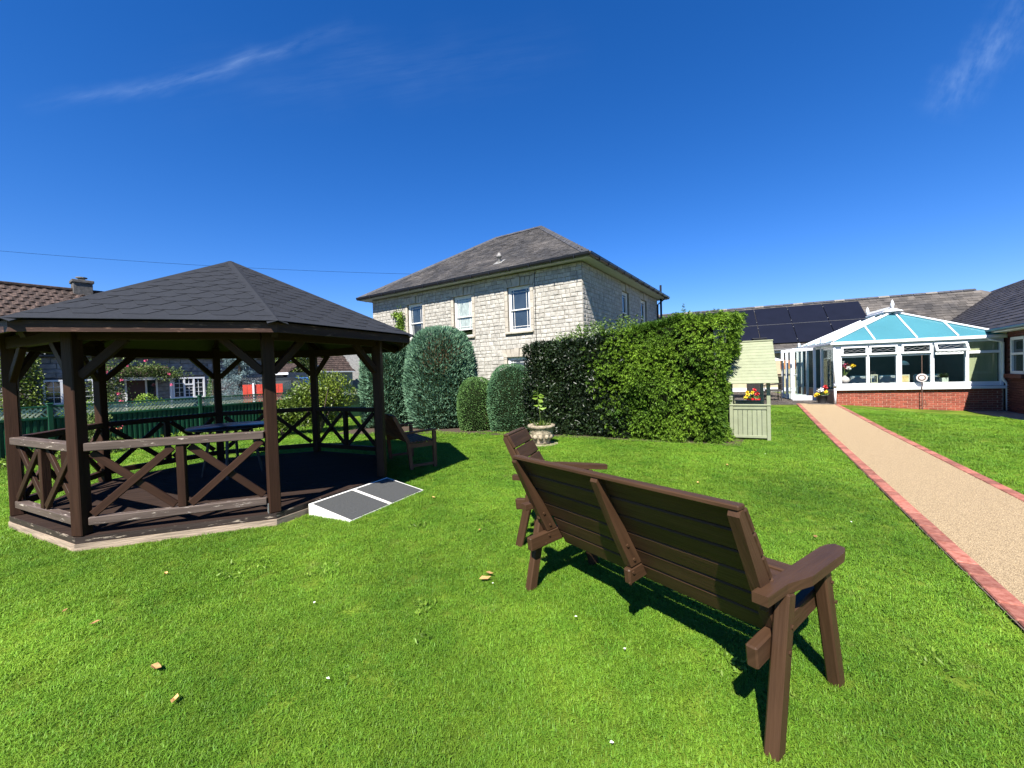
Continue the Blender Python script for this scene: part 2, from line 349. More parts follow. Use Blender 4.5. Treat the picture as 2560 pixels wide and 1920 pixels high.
def leaf_arrays(P, D, L, W, twist=1.0, fold=0.25):
    n = len(P); D = unit(D); rnd = NP.normal(size=(n, 3)); S = unit(np.cross(D, rnd))
    if twist < 1: S = unit(S * twist + unit(np.cross(D, np.array([[0, 0, 1.0]]) + 0.01)) * (1 - twist))
    Nn = np.cross(S, D); L = np.broadcast_to(L, (n,))[:, None]; W = np.broadcast_to(W, (n,))[:, None]
    m = P + D * L * 0.45
    V = np.stack([P, m + S * W * 0.5 + Nn * W * fold, P + D * L, m - S * W * 0.5 + Nn * W * fold], 1).reshape(-1, 3)
    i = np.arange(n)[:, None] * 4
    F = np.concatenate([i + np.array([[0, 1, 2]]), i + np.array([[0, 2, 3]])], 0); return V, F
def leaves(name, P, D, L, W, m, parent, twist=1.0, fold=0.25, kind='stuff'):
    V, F = leaf_arrays(P, D, L, W, twist, fold); V = V - np.array(org_of(parent))
    o = link(name, arr_mesh(name, V, F), m, parent)
    if kind: o['kind'] = kind
    return o

# frames of reference on the ground plan
def V2(x, y): return Vector((x, y, 0))
HC = V2(2.731, 15.5); E1 = V2(-0.834, 0.552).normalized(); E2 = V2(0.552, 0.834).normalized()
F1 = V2(11.396, 14.6); CD = V2(0.94, -0.342).normalized(); CM = V2(0.342, 0.94).normalized()
UPV = Vector((0, 0, 1))
def gz(x, y):
    """height of the lawn: level, with a shallow dip beside the conservatory"""
    q = V2(x, y) - F1; a = q.dot(CD); b = -q.dot(CM)
    ta = min(max((a + 0.8) / 4.5, 0), 1); tb = min(max(1 - b / 7.0, 0), 1)
    ta = ta * ta * (3 - 2 * ta); tb = tb * tb * (3 - 2 * tb)
    rise = 0.07 * min(max((y - 9) / 5.5, 0), 1) if x > 7 else 0.07 * min(max((y - 9) / 5.5, 0), 1) * min(max((x - 5) / 2, 0), 1)
    return rise * (1 - ta * tb) - 0.16 * ta * tb
PD = V2(0.508, 0.861).normalized(); PN = V2(PD.y, -PD.x)
P0, P1, P2, P3 = 1.24, 1.36, 2.345, 2.465     # path: kerb, surface, kerb (offset across)
GC = V2(-3.905, 5.869); GA = rad(-93.44); GR = 2.06
def goct(k, rr, z=0.0): a = GA + k * math.pi / 4; return Vector((GC.x + rr * math.cos(a), GC.y + rr * math.sin(a), z))

# ---------------------------------------------------------------- ground
GROUND = mat('lawn_ground', (0.060, 0.105, 0.010), 0.95, 0.35, 1.4, 0.5, 60, c2=(0.14, 0.20, 0.022), spec=0.1)
def make_ground():
    xs = np.unique(np.concatenate([np.linspace(-400, -30, 12), np.linspace(-30, 30, 121), np.linspace(30, 400, 12)]))
    ys = np.unique(np.concatenate([np.linspace(-120, -10, 6), np.linspace(-10, 30, 81), np.linspace(30, 500, 14)]))
    V = np.array([(x, y, gz(x, y)) for y in ys for x in xs]); nx = len(xs)
    F = np.array([(j * nx + i, j * nx + i + 1, (j + 1) * nx + i + 1, (j + 1) * nx + i) for j in range(len(ys) - 1) for i in range(nx - 1)])
    o = link('ground', arr_mesh('ground', V, F), GROUND); tag(o, 'mown green lawn ground of the garden', kind='structure')
make_ground()
def strip(mb, a, b, s0, s1, z, step=0.5):
    n = max(1, int((s1 - s0) / step))
    for i in range(n):
        q = [PN * a + PD * (s0 + (s1 - s0) * (i + k) / n) for k in (0, 1)] + [PN * b + PD * (s0 + (s1 - s0) * (i + k) / n) for k in (1, 0)]
        pts = [Vector((c.x, c.y, gz(c.x, c.y) + z)) for c in q]; mb.poly(pts[::-1], [(c.x, c.y) for c in q[::-1]])
mb = MB(); strip(mb, P1 - 0.02, P2 + 0.02, -3.0, 18.35, 0.022)
path = mb.build('path', PATHM); tag(path, 'buff resin gravel path with red brick edging', kind='structure')
eb = MB(); strip(eb, P0 - 0.005, P1 + 0.01, -3.0, 18.3, 0.018); strip(eb, P2 - 0.01, P3 + 0.005, -3.0, 18.3, 0.018); eb.build('mortar_bed', mat('paver_bed', (0.12, 0.085, 0.065), 0.95, 0.3, 30), path)
pm = MB().box((0, 0, 0), (0.115, 0.190, 0.06), ch=0.007).mesh('paver'); pm.materials.append(PAVER)
for off in ((P0 + P1) / 2, (P2 + P3) / 2):
    s = 0.9
    while s < 18.25:
        c = PN * off + PD * s; o = link('paver', pm, None, path, (c.x, c.y, gz(c.x, c.y) + 0.002 + R.uniform(-0.002, 0.002)), math.atan2(PD.y, PD.x) - math.pi / 2 + R.uniform(-0.012, 0.012)); s += 0.2
# paved strip along the wing, road beyond the fence, soil of the beds
mb = MB(); W0 = V2(15.62, 13.08)
q = [W0 + E2 * t - E1 * -o for t, o in ((-9, 0.05), (-9, 1.0), (1.2, 1.0), (1.2, 0.05))]
for i in range(20):
    a0, a1 = -9 + i * 0.52, -9 + (i + 1) * 0.52
    pts = [W0 + E2 * a0 + E1 * 0.02, W0 + E2 * a1 + E1 * 0.02, W0 + E2 * a1 + E1 * 0.95, W0 + E2 * a0 + E1 * 0.95]
    mb.poly([Vector((c.x, c.y, gz(c.x, c.y) + 0.006)) for c in pts])
tag(mb.build('pavement', PAVEG), 'narrow grey paved strip along the brick wing', kind='structure')
mb = MB(); FD = V2(0.46, 0.888).normalized(); FN = V2(-FD.y, FD.x); FB = V2(-10.45, 8.4)
pts = [FB + FD * -14 + FN * 0.3, FB + FD * 26 + FN * 0.3, FB + FD * 26 + FN * 30, FB + FD * -14 + FN * 30]
mb.poly([Vector((c.x, c.y, 0.012)) for c in pts][::-1] if False else [Vector((c.x, c.y, 0.012)) for c in pts])
tag(mb.build('road', ROAD), 'grey drive and road beyond the green fence', kind='structure')
mb = MB()
HD = V2(0.86, -0.51).normalized(); HN = V2(0.51, 0.86).normalized(); HB = V2(0.455, 10.196)
def bed(pts):
    mb.poly([Vector((c[0], c[1], gz(c[0], c[1]) + 0.012)) for c in pts])
bed([(-4.9, 11.2), (-2.0, 10.75), (0.5, 9.85), (4.25, 7.75), (4.9, 8.7), (1.2, 11.6), (-4.4, 13.4)])
pts = [FB + FD * -4 - FN * 0.9, FB + FD * 6.5 - FN * 1.0, FB + FD * 6.5 - FN * 0.02, FB + FD * -4 - FN * 0.02]
bed([(c.x, c.y) for c in pts])
tag(mb.build('planting_bed', SOIL), 'dark soil of the planting beds under hedge and fence', kind='structure')

# ---------------------------------------------------------------- gazebo
def clip_poly(poly, a, b):
    """keep the part of a 2-D polygon on the left of a->b"""
    o = []; f = lambda q: (b[0] - a[0]) * (q[1] - a[1]) - (b[1] - a[1]) * (q[0] - a[0])
    for i in range(len(poly)):
        P, Q = poly[i - 1], poly[i]; fp, fq = f(P), f(Q)
        if (fp >= 0) != (fq >= 0): t = fp / (fp - fq); o.append((P[0] + (Q[0] - P[0]) * t, P[1] + (Q[1] - P[1]) * t))
        if fq >= 0: o.append(Q)
    return o
def make_gazebo():
    t = thing('gazebo', 'dark brown octagonal timber gazebo with black shingle roof', 'gazebo', (GC.x, GC.y, 0))
    DZ, RT = 0.132, 0.985
    # base boards, two courses per side
    for k in range(8):
        for z0, z1, m, rr in ((0.0, 0.068, BASE_LO, 2.135), (0.072, 0.128, BASE_UP, 2.127)):
            a, b = goct(k, rr), goct(k + 1, rr); d = (b - a).normalized(); inn = (GC - (a + b) / 2).normalized()
            q = [a, b, b + inn * 0.04 - d * 0.017, a + inn * 0.04 + d * 0.017]
            MB().prism([Vector((c.x, c.y, z0)) for c in q], (0, 0, z1 - z0)).build('base_board', m, t)
    # deck boards, running along the front side
    a, b = goct(0, 2.33), goct(1, 2.33); d = (b - a).normalized(); nn = V2(-d.y, d.x)
    octp = [(goct(k, 2.116).x, goct(k, 2.116).y) for k in range(8)]
    y = -2.3
    while y < 2.3:
        lo, hi = y + 0.003, y + 0.117; rect = [GC + d * s + nn * v for s, v in ((-3, lo), (3, lo), (3, hi), (-3, hi))]
        pl = [(q.x, q.y) for q in rect]
        for k in range(8): pl = clip_poly(pl, octp[k], octp[(k + 1) % 8])
        if len(pl) > 2: MB().prism([(q[0], q[1], DZ - 0.026) for q in pl], (0, 0, 0.026)).build('deck_board', DECK_D, t)
        y += 0.12
    # posts, eaves beams, corner braces
    for k in range(8):
        o = goct(k, GR); rd = (o - GC).normalized(); tn = V2(-rd.y, rd.x)
        ps = MB().box((o.x, o.y, 1.06 + DZ / 2), (0.108, 0.108, 2.12 - DZ), rd, tn, UPV, ch=0.008)
        for i in range(len(ps.uv)): ps.uv[i] = [(ps.v[j][2] + k, ps.v[j][0] + ps.v[j][1]) for j in ps.f[i]]
        po = ps.build('post', WOOD_D, t)
        if k in (0, 1, 2): MB().box(tuple(o + rd * 0.0 - tn * 0.06 * (1 if k != 2 else -1) + UPV * (DZ + 0.05)), (0.05, 0.006, 0.10), rd, tn, UPV).build('bracket', ALU, po)
        a, b = goct(k, GR), goct(k + 1, GR); dd = (b - a).normalized()
        MB().beam(a + UPV * 2.0 + dd * 0.05, b + UPV * 2.0 - dd * 0.05, 0.07, 0.13, ch=0.005).build('eaves_beam', WOOD_D, t)
        for e, g in ((a, dd), (b, -dd)):
            MB().beam(e + g * 0.05 + UPV * 1.60, e + g * 0.40 + UPV * 1.95, 0.055, 0.075, ch=0.004).build('brace', WOOD_D, t)
    # balustrades on seven sides (the ramp side B-R stays open)
    for k in range(8):
        if k == 1: continue
        a, b = goct(k, GR), goct(k + 1, GR); dd = (b - a).normalized(); inn = V2(-dd.y, dd.x); L = (b - a).length
        A, B = a + dd * 0.062, b - dd * 0.062; wr = RAIL_D if k in (0, 7) else WOOD_D
        MB().beam(A + UPV * (RT - 0.0375), B + UPV * (RT - 0.0375), 0.10, 0.075, ch=0.006).build('top_rail', wr, t)
        MB().beam(A + UPV * (DZ + 0.125), B + UPV * (DZ + 0.125), 0.075, 0.075, ch=0.006).build('bottom_rail', wr, t)
        mid = (A + B) / 2; z0, z1 = DZ + 0.165, RT - 0.078
        MB().beam(mid + UPV * z0, mid + UPV * z1, 0.07, 0.07, up=dd, ch=0.005).build('mid_post', WOOD_D, t)
        for p_, q_ in ((A, mid - dd * 0.036), (mid + dd * 0.036, B)):
            for i, (s, e) in enumerate(((p_, q_), (q_, p_))):
                o = inn * (0.012 if i else -0.016); g = (e - s).normalized() * 0.03
                MB().beam(s + g + o + UPV * (z0 + 0.02), e - g + o + UPV * (z1 - 0.02), 0.028, 0.068, ch=0.004).build('cross_brace', WOOD_D, t)
    # roof: boarded underside, hip rafters, fascia, shingles
    ZE, ZA, RE = 2.075, 3.19, 2.52
    und = MB()
    for k in range(8): und.poly([goct(k, RE - 0.03, ZE - 0.03), Vector((GC.x, GC.y, ZA - 0.05)), goct(k + 1, RE - 0.03, ZE - 0.03)])
    roof = und.build('roof_boarding', SOFF, t)
    for k in range(8):
        MB().beam(goct(k, 0.1, ZA - 0.16), goct(k, RE - 0.08, ZE - 0.10), 0.05, 0.1).build('hip_rafter', WOOD_D, roof)
        a, b = goct(k, RE), goct(k + 1, RE); dd = (b - a).normalized(); inn = (GC - (a + b) / 2).normalized()
        q = [a, b, b + inn * 0.025 - dd * 0.0105, a + inn * 0.025 + dd * 0.0105]
        MB().prism([Vector((c.x, c.y, ZE - 0.105)) for c in q], (0, 0, 0.095)).build('fascia_board', FASC, t)
        # shingles on this slope
        a, b, ap = goct(k, RE + 0.045, ZE - 0.010), goct(k + 1, RE + 0.045, ZE - 0.010), Vector((GC.x, GC.y, ZA + 0.0))
        X = (b - a).normalized(); mid = (a + b) / 2; Y = (ap - mid).normalized(); H = (ap - mid).length; hw = (b - a).length / 2
        Z = X.cross(Y).normalized(); w, e, th = 0.34, 0.145, 0.0042; rest = MB(); row = 0
        while row * e < H:
            yb = row * e - 0.0; cx = -math.ceil(hw / w) * w + (w / 2 if row % 2 else 0)
            while cx < hw + w:
                pl = [(cx - w * 0.25, yb), (cx + w * 0.25, yb), (cx + w * 0.5, yb + e), (cx + w * 0.5, yb + e * 2.02), (cx - w * 0.5, yb + e * 2.02), (cx - w * 0.5, yb + e)]
                if row == 0: pl = [(cx - w * 0.5, 0), (cx + w * 0.5, 0), (cx + w * 0.5, e * 2.02), (cx - w * 0.5, e * 2.02)]
                for s0, s1 in (((-hw, 0), (hw, 0)), ((hw, 0), (0, H)), ((0, H), (-hw, 0))): pl = clip_poly(pl, s0, s1)
                cx += w
                if len(pl) < 3: continue
                ar = sum(pl[i - 1][0] * pl[i][1] - pl[i][0] * pl[i - 1][1] for i in range(len(pl))) / 2
                if ar < 0.0006: continue
                # each shingle lies on the ones below: lower edge lifted, upper edge tucked under
                lift = lambda v: th * (1.05 - min(1, max(0, (v - yb) / (e * 2.02)))) * 2.0 + 0.001
                jx = R.uniform(0, 0.0006); base = [mid + X * u + Y * v + Z * (lift(v) + jx) for u, v in pl]
                tgt = MB() if k in (0, 1, 7) else rest
                tgt.prism(base, Z * th)
                if k in (0, 1, 7): tgt.build('shingle', SHING, t)
            row += 1
        if k not in (0, 1, 7): rest.build('shingles', SHING, t)['kind'] = 'stuff'
    for k in range(8):
        n = 9; a = goct(k, RE + 0.05, ZE - 0.002); ap = Vector((GC.x, GC.y, ZA + 0.018)); tn = V2(-(a - GC).y, (a - GC).x).normalized()
        nr = (ap - a).normalized().cross(tn).normalized(); nr = nr if nr.z > 0 else -nr
        s = MB()
        for sg in (-1, 1):
            dn = UPV * -0.045 * 1.0
            qd = [a, ap, ap + tn * sg * 0.05 + dn * 0.4, a + tn * sg * 0.09 + dn * 0.72]
            s.prism(qd, nr * 0.006)
        s.build('hip_capping', SHING, t)
    return t
make_gazebo()
def make_ramp():
    t = thing('access_ramp', 'white edged access ramp with two grey grip panels at the gazebo', 'ramp', (-1.75, 4.95, 0))
    a, b = V2(-2.30, 4.565), V2(-1.765, 5.68); n = V2((b - a).y, -(b - a).x).normalized(); d = (b - a).normalized(); L = (b - a).length
    hz, run = 0.128, 0.62
    for i in range(2):
        s0, s1 = a + d * (L * i / 2 + 0.0), a + d * (L * (i + 1) / 2 - 0.004)
        w = MB().prism([s0, s0 + n * run, s0 + n * run + UPV * 0.012, s0 + UPV * hz], s1 - s0).build('wedge', RAMP_W, t)
        i0, i1 = s0 + d * 0.028, s1 - d * 0.028; g = 0.035
        h0, h1 = hz - (hz - 0.012) * g / run + 0.0015, 0.0155
        MB().prism([i0 + n * g + UPV * h0, i0 + n * (run - 0.006) + UPV * h1, i0 + n * (run - 0.006) + UPV * (h1 + 0.004), i0 + n * g + UPV * (h0 + 0.004)], i1 - i0).build('grip_panel', RAMP_G, t)
make_ramp()
def make_table():
    t = thing('round_table', 'round dark glossy table inside the gazebo', 'table', (-4.2, 6.15, 0.132))
    c = (-4.2, 6.15, 0.132)
    MB().lathe([(0.0, 0.70), (0.52, 0.70), (0.545, 0.71), (0.55, 0.72), (0.54, 0.735), (0.0, 0.74)], c, 40).build('table_top', TABLEM, t, True)
    for k in range(4):
        a = k * math.pi / 2 + 0.4; MB().tube([Vector(c) + Vector((0.38 * math.cos(a), 0.38 * math.sin(a), 0)), Vector(c) + Vector((0.25 * math.cos(a), 0.25 * math.sin(a), 0.70))], 0.02).build('leg', METAL_D, t)
make_table()

# ---------------------------------------------------------------- benches
def make_bench(name, label, cat, loc, rz, L, tilt=0.0, mats=BENCH, mid=True):
    t = thing(name, label, cat, loc, rz, world=False); t.rotation_euler = (0, tilt, rz)
    m = mats; c = 0.007
    def leg(x, y0, z0, y1, z1):
        b = MB().beam((x, y0, z0), (x, y1, z1), 0.055, 0.066, up=(0, 1, 0), ch=c); 
        return b.build('leg', m, t)
    for x in (-0.030, L + 0.030):
        s = 1 if x < 0 else -1; xi = x + s * 0.056
        leg(x, 0.0, -0.03, 0.145, 0.575); leg(x, 0.635, -0.03, 0.50, 0.575)
        MB().beam((xi - s * 0.008, 0.06, 0.535), (xi - s * 0.008, 0.58, 0.535), 0.035, 0.07, ch=c).build('arm_rail', m, t)
        MB().beam((xi, -0.030, 0.352), (xi, 0.60, 0.410), 0.046, 0.092, ch=c).build('seat_rail', m, t)
        o0 = -s * 0.028; o1 = s * 0.042
        pts = [(o0, -0.035), (o1 * 0.75, -0.035), (o1 * 0.75, 0.62), (o1 * 0.5, 0.68), (0, 0.712), (o0 * 1.6, 0.695), (o0 * 2.25, 0.62), (o0 * 2.25, 0.27), (o0 * 1.05, 0.13)]
        MB().prism([(x + s * 0.012 + a, b, 0.578) for a, b in pts], (0, 0, 0.040)).build('armrest', m, t)
        for (yy, zz) in ((0.10, 0.36), (0.13, 0.45), (0.575, 0.40), (0.54, 0.50)):
            MB().tube([(x - s * 0.027, yy, zz), (x - s * 0.033, yy, zz)], 0.009, 8).build('bolt', m, t)
    if mid: MB().beam((L / 2, 0.10, 0.362), (L / 2, 0.60, 0.410), 0.046, 0.090, ch=0.016).build('seat_rail', m, t)
    xs = [0.025, L - 0.025] + ([L / 2] if mid else [])
    prof = [(-0.128, 0.925), (-0.118, 0.945), (-0.095, 0.948), (0.155, 0.51), (0.202, 0.424), (0.116, 0.416), (0.03, 0.585)]
    for x in xs:
        s = MB().prism([(x - 0.023, a, b) for a, b in prof], (0.046, 0, 0)).build('back_support', m, t)
        for yy, zz in ((0.09, 0.545), (0.14, 0.455)):
            MB().tube([(x + 0.023, yy, zz), (x + 0.031, yy, zz)], 0.009, 8).build('bolt', m, s)
        for yy, zz in ((0.13, 0.385), (0.10, 0.335)):
            MB().tube([(x + 0.023, yy, zz), (x + 0.031, yy, zz)], 0.009, 8).build('bolt', m, t)
    # back slats along the two faces of the supports
    for (y0, z0), (y1, z1), n, xa in (((-0.095, 0.945), (0.155, 0.51), 4, 0.0), ((0.155, 0.51), (0.262, 0.30), 2, 0.062)):
        d = Vector((0, y1 - y0, z1 - z0)); l = d.length; d.normalize(); nn = Vector((0, -d.z, d.y))
        if nn.y < 0: nn = -nn
        for i in range(n):
            cc = Vector((L / 2, y0, z0)) + d * (l * (i + 0.5) / n) + nn * 0.0155
            MB().box(cc, (L - 2 * xa, l / n - 0.007, 0.027), (1, 0, 0), d, Vector((1, 0, 0)).cross(d), ch=0.006).build('back_slat', m, t)
    MB().box((L / 2, -0.100, 0.957), (L - 0.012, 0.052, 0.022), ch=0.008).build('cap_rail', m, t)
    for i in range(4):
        y = 0.295 + i * 0.102; MB().box((L / 2, y, 0.40 + 0.065 * (y - 0.1) + 0.032), (L - 0.13, 0.092, 0.028), ch=0.006).build('seat_slat', m, t)
    return t
BU = V2(0.567, -0.824); make_bench('garden_bench', 'long dark brown slatted garden bench seen from behind', 'bench', (0.095, 2.81, -0.012), math.atan2(BU.y, BU.x), 1.495, tilt=rad(-1.0))
CU = V2(-0.33, -0.944); make_bench('garden_chair', 'single brown slatted garden armchair beyond the long bench', 'chair', (0.193, 4.085, 0.0), math.atan2(CU.y, CU.x), 0.51, mid=False)
def make_teak_bench():
    v = V2(0.84, 0.54).normalized(); l = V2(-0.54, 0.84).normalized(); o = V2(-1.69, 6.57)
    t = thing('teak_bench', 'reddish teak bench beside the gazebo facing the hedge', 'bench', (o.x, o.y, 0))
    P = lambda a, b, z: Vector((o.x, o.y, 0)) + v * a + l * b + UPV * z
    L = 1.2
    for b in (0.03, L - 0.03):
        MB().beam(P(0.06, b, 0), P(0.02, b, 0.45), 0.05, 0.055, up=tuple(v)).build('leg', TEAK, t)
        MB().beam(P(0.02, b, 0.45), P(-0.20, b, 0.88), 0.05, 0.055, up=tuple(v)).build('back_post', TEAK, t)
        MB().beam(P(0.46, b, 0), P(0.46, b, 0.60), 0.055, 0.06, up=tuple(v), ch=0.005).build('leg', TEAK, t)
        MB().beam(P(-0.03, b, 0.605), P(0.50, b, 0.625), 0.06, 0.032, ch=0.008).build('armrest', TEAK, t)
        MB().beam(P(0.03, b, 0.39), P(0.46, b, 0.40), 0.035, 0.07).build('seat_rail', TEAK, t)
        MB().beam(P(0.06, b, 0.07), P(0.46, b, 0.07), 0.035, 0.04).build('stretcher', TEAK, t)
    for i in range(6): MB().beam(P(0.06 + i * 0.075, 0.0, 0.45), P(0.06 + i * 0.075, L, 0.45), 0.058, 0.022, ch=0.004).build('seat_slat', TEAK, t)
    for f in (0.12, 0.97):
        MB().beam(P(0.02 - 0.22 * f, 0.055, 0.45 + 0.43 * f), P(0.02 - 0.22 * f, L - 0.055, 0.45 + 0.43 * f), 0.035, 0.07, up=(-0.2, 0, 1)).build('back_rail', TEAK, t)
    for i in range(15):
        b = 0.10 + i * (L - 0.20) / 14; MB().beam(P(-0.008, b, 0.51), P(-0.19, b, 0.83), 0.014, 0.055, up=tuple(l)).build('back_slat', TEAK, t)
make_teak_bench()

# ---------------------------------------------------------------- stone house
def tile_roof(mb, O, X, Y, poly, w, e, th=0.012, jit=0.004, curved=False, under=0.0):
    """lay overlapping tiles on a sloping plane; O origin, X along the eaves, Y up the slope, poly in (X,Y) metres"""
    O, X, Y = Vector(O), Vector(X), Vector(Y); Z = X.cross(Y).normalized()
    us = [q[0] for q in poly]; vsv = [q[1] for q in poly]
    def inside(u, v):
        c = False
        for i in range(len(poly)):
            (x1, y1), (x2, y2) = poly[i - 1], poly[i]
            if (y1 > v) != (y2 > v) and u < (x2 - x1) * (v - y1) / (y2 - y1 + 1e-9) + x1: c = not c
        return c
    row = 0; v = min(vsv)
    while v < max(vsv):
        u = min(us) - w * (0.5 if row % 2 else 0.0)
        while u < max(us):
            ww = w * (1 if curved else R.uniform(0.82, 1.12))
            if inside(u + ww / 2, v + e / 2):
                a = R.uniform(-jit, jit); b = R.uniform(-jit, jit) * 0.5; g = 0.003
                if not curved:
                    lo, hi = th * 1.9 + a, th * 0.5
                    q = [(u + g, v + b, lo), (u + ww - g, v + b + R.uniform(-jit, jit), lo + R.uniform(-jit, jit)), (u + ww - g, v + e * 1.15, hi), (u + g, v + e * 1.15, hi)]
                    P = [O + X * c[0] + Y * c[1] + Z * c[2] for c in q]; D = [P[0] - Z * th, P[1] - Z * th]
                    mb.poly(P); mb.poly([D[0], D[1], P[1], P[0]]); mb.poly([P[0], P[3], D[0]]); mb.poly([P[1], D[1], P[2]])
                else:
                    prof = [(0, 0.0), (0.2, 0.030), (0.42, 0.038), (0.62, 0.012), (0.85, 0.0), (1.0, 0.004)]
                    A = [O + X * (u + ww * s) + Y * (v + b) + Z * (h + 0.030 + a) for s, h in prof]
                    B = [O + X * (u + ww * s) + Y * (v + e * 1.1) + Z * (h + 0.004) for s, h in prof]
                    for i in range(len(prof) - 1):
                        mb.poly([A[i], A[i + 1], B[i + 1], B[i]]); mb.poly([A[i] - Z * 0.028, A[i + 1] - Z * 0.028, A[i + 1], A[i]])
            u += ww
        v += e; row += 1
    return mb
def spans(a, b, cuts):
    o = [(a, b)]
    for c, d in cuts:
        n = []
        for x, y in o:
            if d <= x or c >= y: n.append((x, y)); continue
            if c > x + 0.03: n.append((x, c))
            if d < y - 0.03: n.append((d, y))
        o = n
    return o
def stone_face(P, e, n, length, z0, z1, holes, hmin=0.13, hmax=0.195, lmin=0.18, lmax=0.38):
    """coursed rubble: returns list of (distance key, centre, MB maker)"""
    res = []; z = z0
    while z < z1 - 0.02:
        h = min(R.uniform(hmin, hmax), z1 - z)
        if z1 - z - h < 0.06: h = z1 - z
        cuts = [(a, b) for a, b, c, d in holes if c < z + h - 0.015 and d > z + 0.015]
        for x0, x1 in spans(0.0, length, cuts):
            x = x0
            while x < x1 - 1e-3:
                l = min(R.uniform(lmin, lmax), x1 - x)
                if x1 - x - l < 0.10: l = x1 - x
                # some courses split into two thin stones
                if h > 0.195 and R.random() < 0.18: rows = [(z, h * 0.5), (z + h * 0.5, h * 0.5)]
                else: rows = [(z, h)]
                for zz, hh in rows: res.append((x, l, zz, hh))
                x += l
        z += h
    return res
def stone_mb(P, e, n, x, l, z, h, mb=None):
    mb = mb or MB(); j = 0.007; g = 0.009; pr = R.uniform(0.008, 0.020); c = 0.012
    cs = [(x + g, z + g), (x + l - g, z + g), (x + l - g, z + h - g), (x + g, z + h - g)]
    bk = [(a + R.uniform(-j, j), b + R.uniform(-j, j)) for a, b in cs]; cx, cz = x + l / 2, z + h / 2
    sc_ = lambda q: (q[0] + (c if q[0] < cx else -c), q[1] + (c if q[1] < cz else -c))
    fr = [sc_(q) for q in bk]
    at = lambda q, o: P + e * q[0] + UPV * q[1] + n * o
    A = [at(q, 0.0) for q in bk]; B = [at(q, pr * 0.65) for q in bk]; F = [at(q, pr + R.uniform(-0.005, 0.006)) for q in fr]
    ctr = at((cx + R.uniform(-0.2, 0.2) * l, cz + R.uniform(-0.2, 0.2) * h), pr + R.uniform(0.001, 0.010))
    flip = e.cross(UPV).dot(n) < 0
    def add(q): mb.poly(q[::-1] if flip else q)
    for i in range(4):
        k = (i + 1) % 4; add([A[i], A[k], B[k], B[i]]); add([B[i], B[k], F[k], F[i]]); add([F[i], F[k], ctr])
    return mb
def sash(parent, P, e, n, x0, x1, z0, z1, paneM, raised=0.0, curtain=None):
    """vertical sliding sash window with margin glazing bars set in a reveal"""
    W = x1 - x0; dep = -0.10; zm = (z0 + z1) / 2 - 0.02
    at = lambda x, z, o: P + e * x + UPV * z + n * o
    fr = MB()
    for a, b, c, d in ((x0, x0 + 0.075, z0, z1), (x1 - 0.075, x1, z0, z1), (x0 + 0.075, x1 - 0.075, z1 - 0.07, z1), (x0 + 0.075, x1 - 0.075, z0, z0 + 0.07)):
        fr.box(at((a + b) / 2, (c + d) / 2, dep - 0.03), (b - a, d - c, 0.09), e, UPV, n, ch=0.006)
    w = fr.build('window', WPAINT, parent)
    def one(za, zb, o, mm):
        s = MB(); f = 0.05; xa, xb = x0 + 0.078, x1 - 0.078
        for a, b, c, d in ((xa, xa + f, za, zb), (xb - f, xb, za, zb), (xa + f, xb - f, zb - f, zb), (xa + f, xb - f, za, za + f)):
            s.box(at((a + b) / 2, (c + d) / 2, o), (b - a, d - c, 0.04), e, UPV, n, ch=0.004)
        s.build('sash', WPAINT, w)
        g = MB(); g.poly([at(xa + f, za + f, o - 0.004), at(xb - f, za + f, o - 0.004), at(xb - f, zb - f, o - 0.004), at(xa + f, zb - f, o - 0.004)]); g.build('pane', mm, w)
        for xx in (xa + f + 0.10, xb - f - 0.10): MB().box(at(xx, (za + zb) / 2, o), (0.018, zb - za - 2 * f, 0.026), e, UPV, n).build('glazing_bar', WPAINT, w)
        zz = zb - f - 0.10 if o > dep - 0.045 else za + f + 0.10
        MB().box(at((xa + xb) / 2, zz, o + 0.001), (xb - xa - 2 * f, 0.018, 0.026), e, UPV, n).build('glazing_bar', WPAINT, w)
    one(zm - 0.025, z1 - 0.072, dep - 0.02, paneM if not curtain else curtain)
    one(z0 + 0.072 + raised, zm + 0.025 + raised, dep - 0.063, paneM if not curtain else curtain)
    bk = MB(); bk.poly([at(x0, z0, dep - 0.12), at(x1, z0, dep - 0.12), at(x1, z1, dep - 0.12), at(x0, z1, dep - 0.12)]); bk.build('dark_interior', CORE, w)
    MB().box(at((x0 + x1) / 2, z0 - 0.045, 0.0), (W + 0.26, 0.085, 0.20), e, UPV, n, ch=0.01).build('sill', ASHLAR, w)
    return w
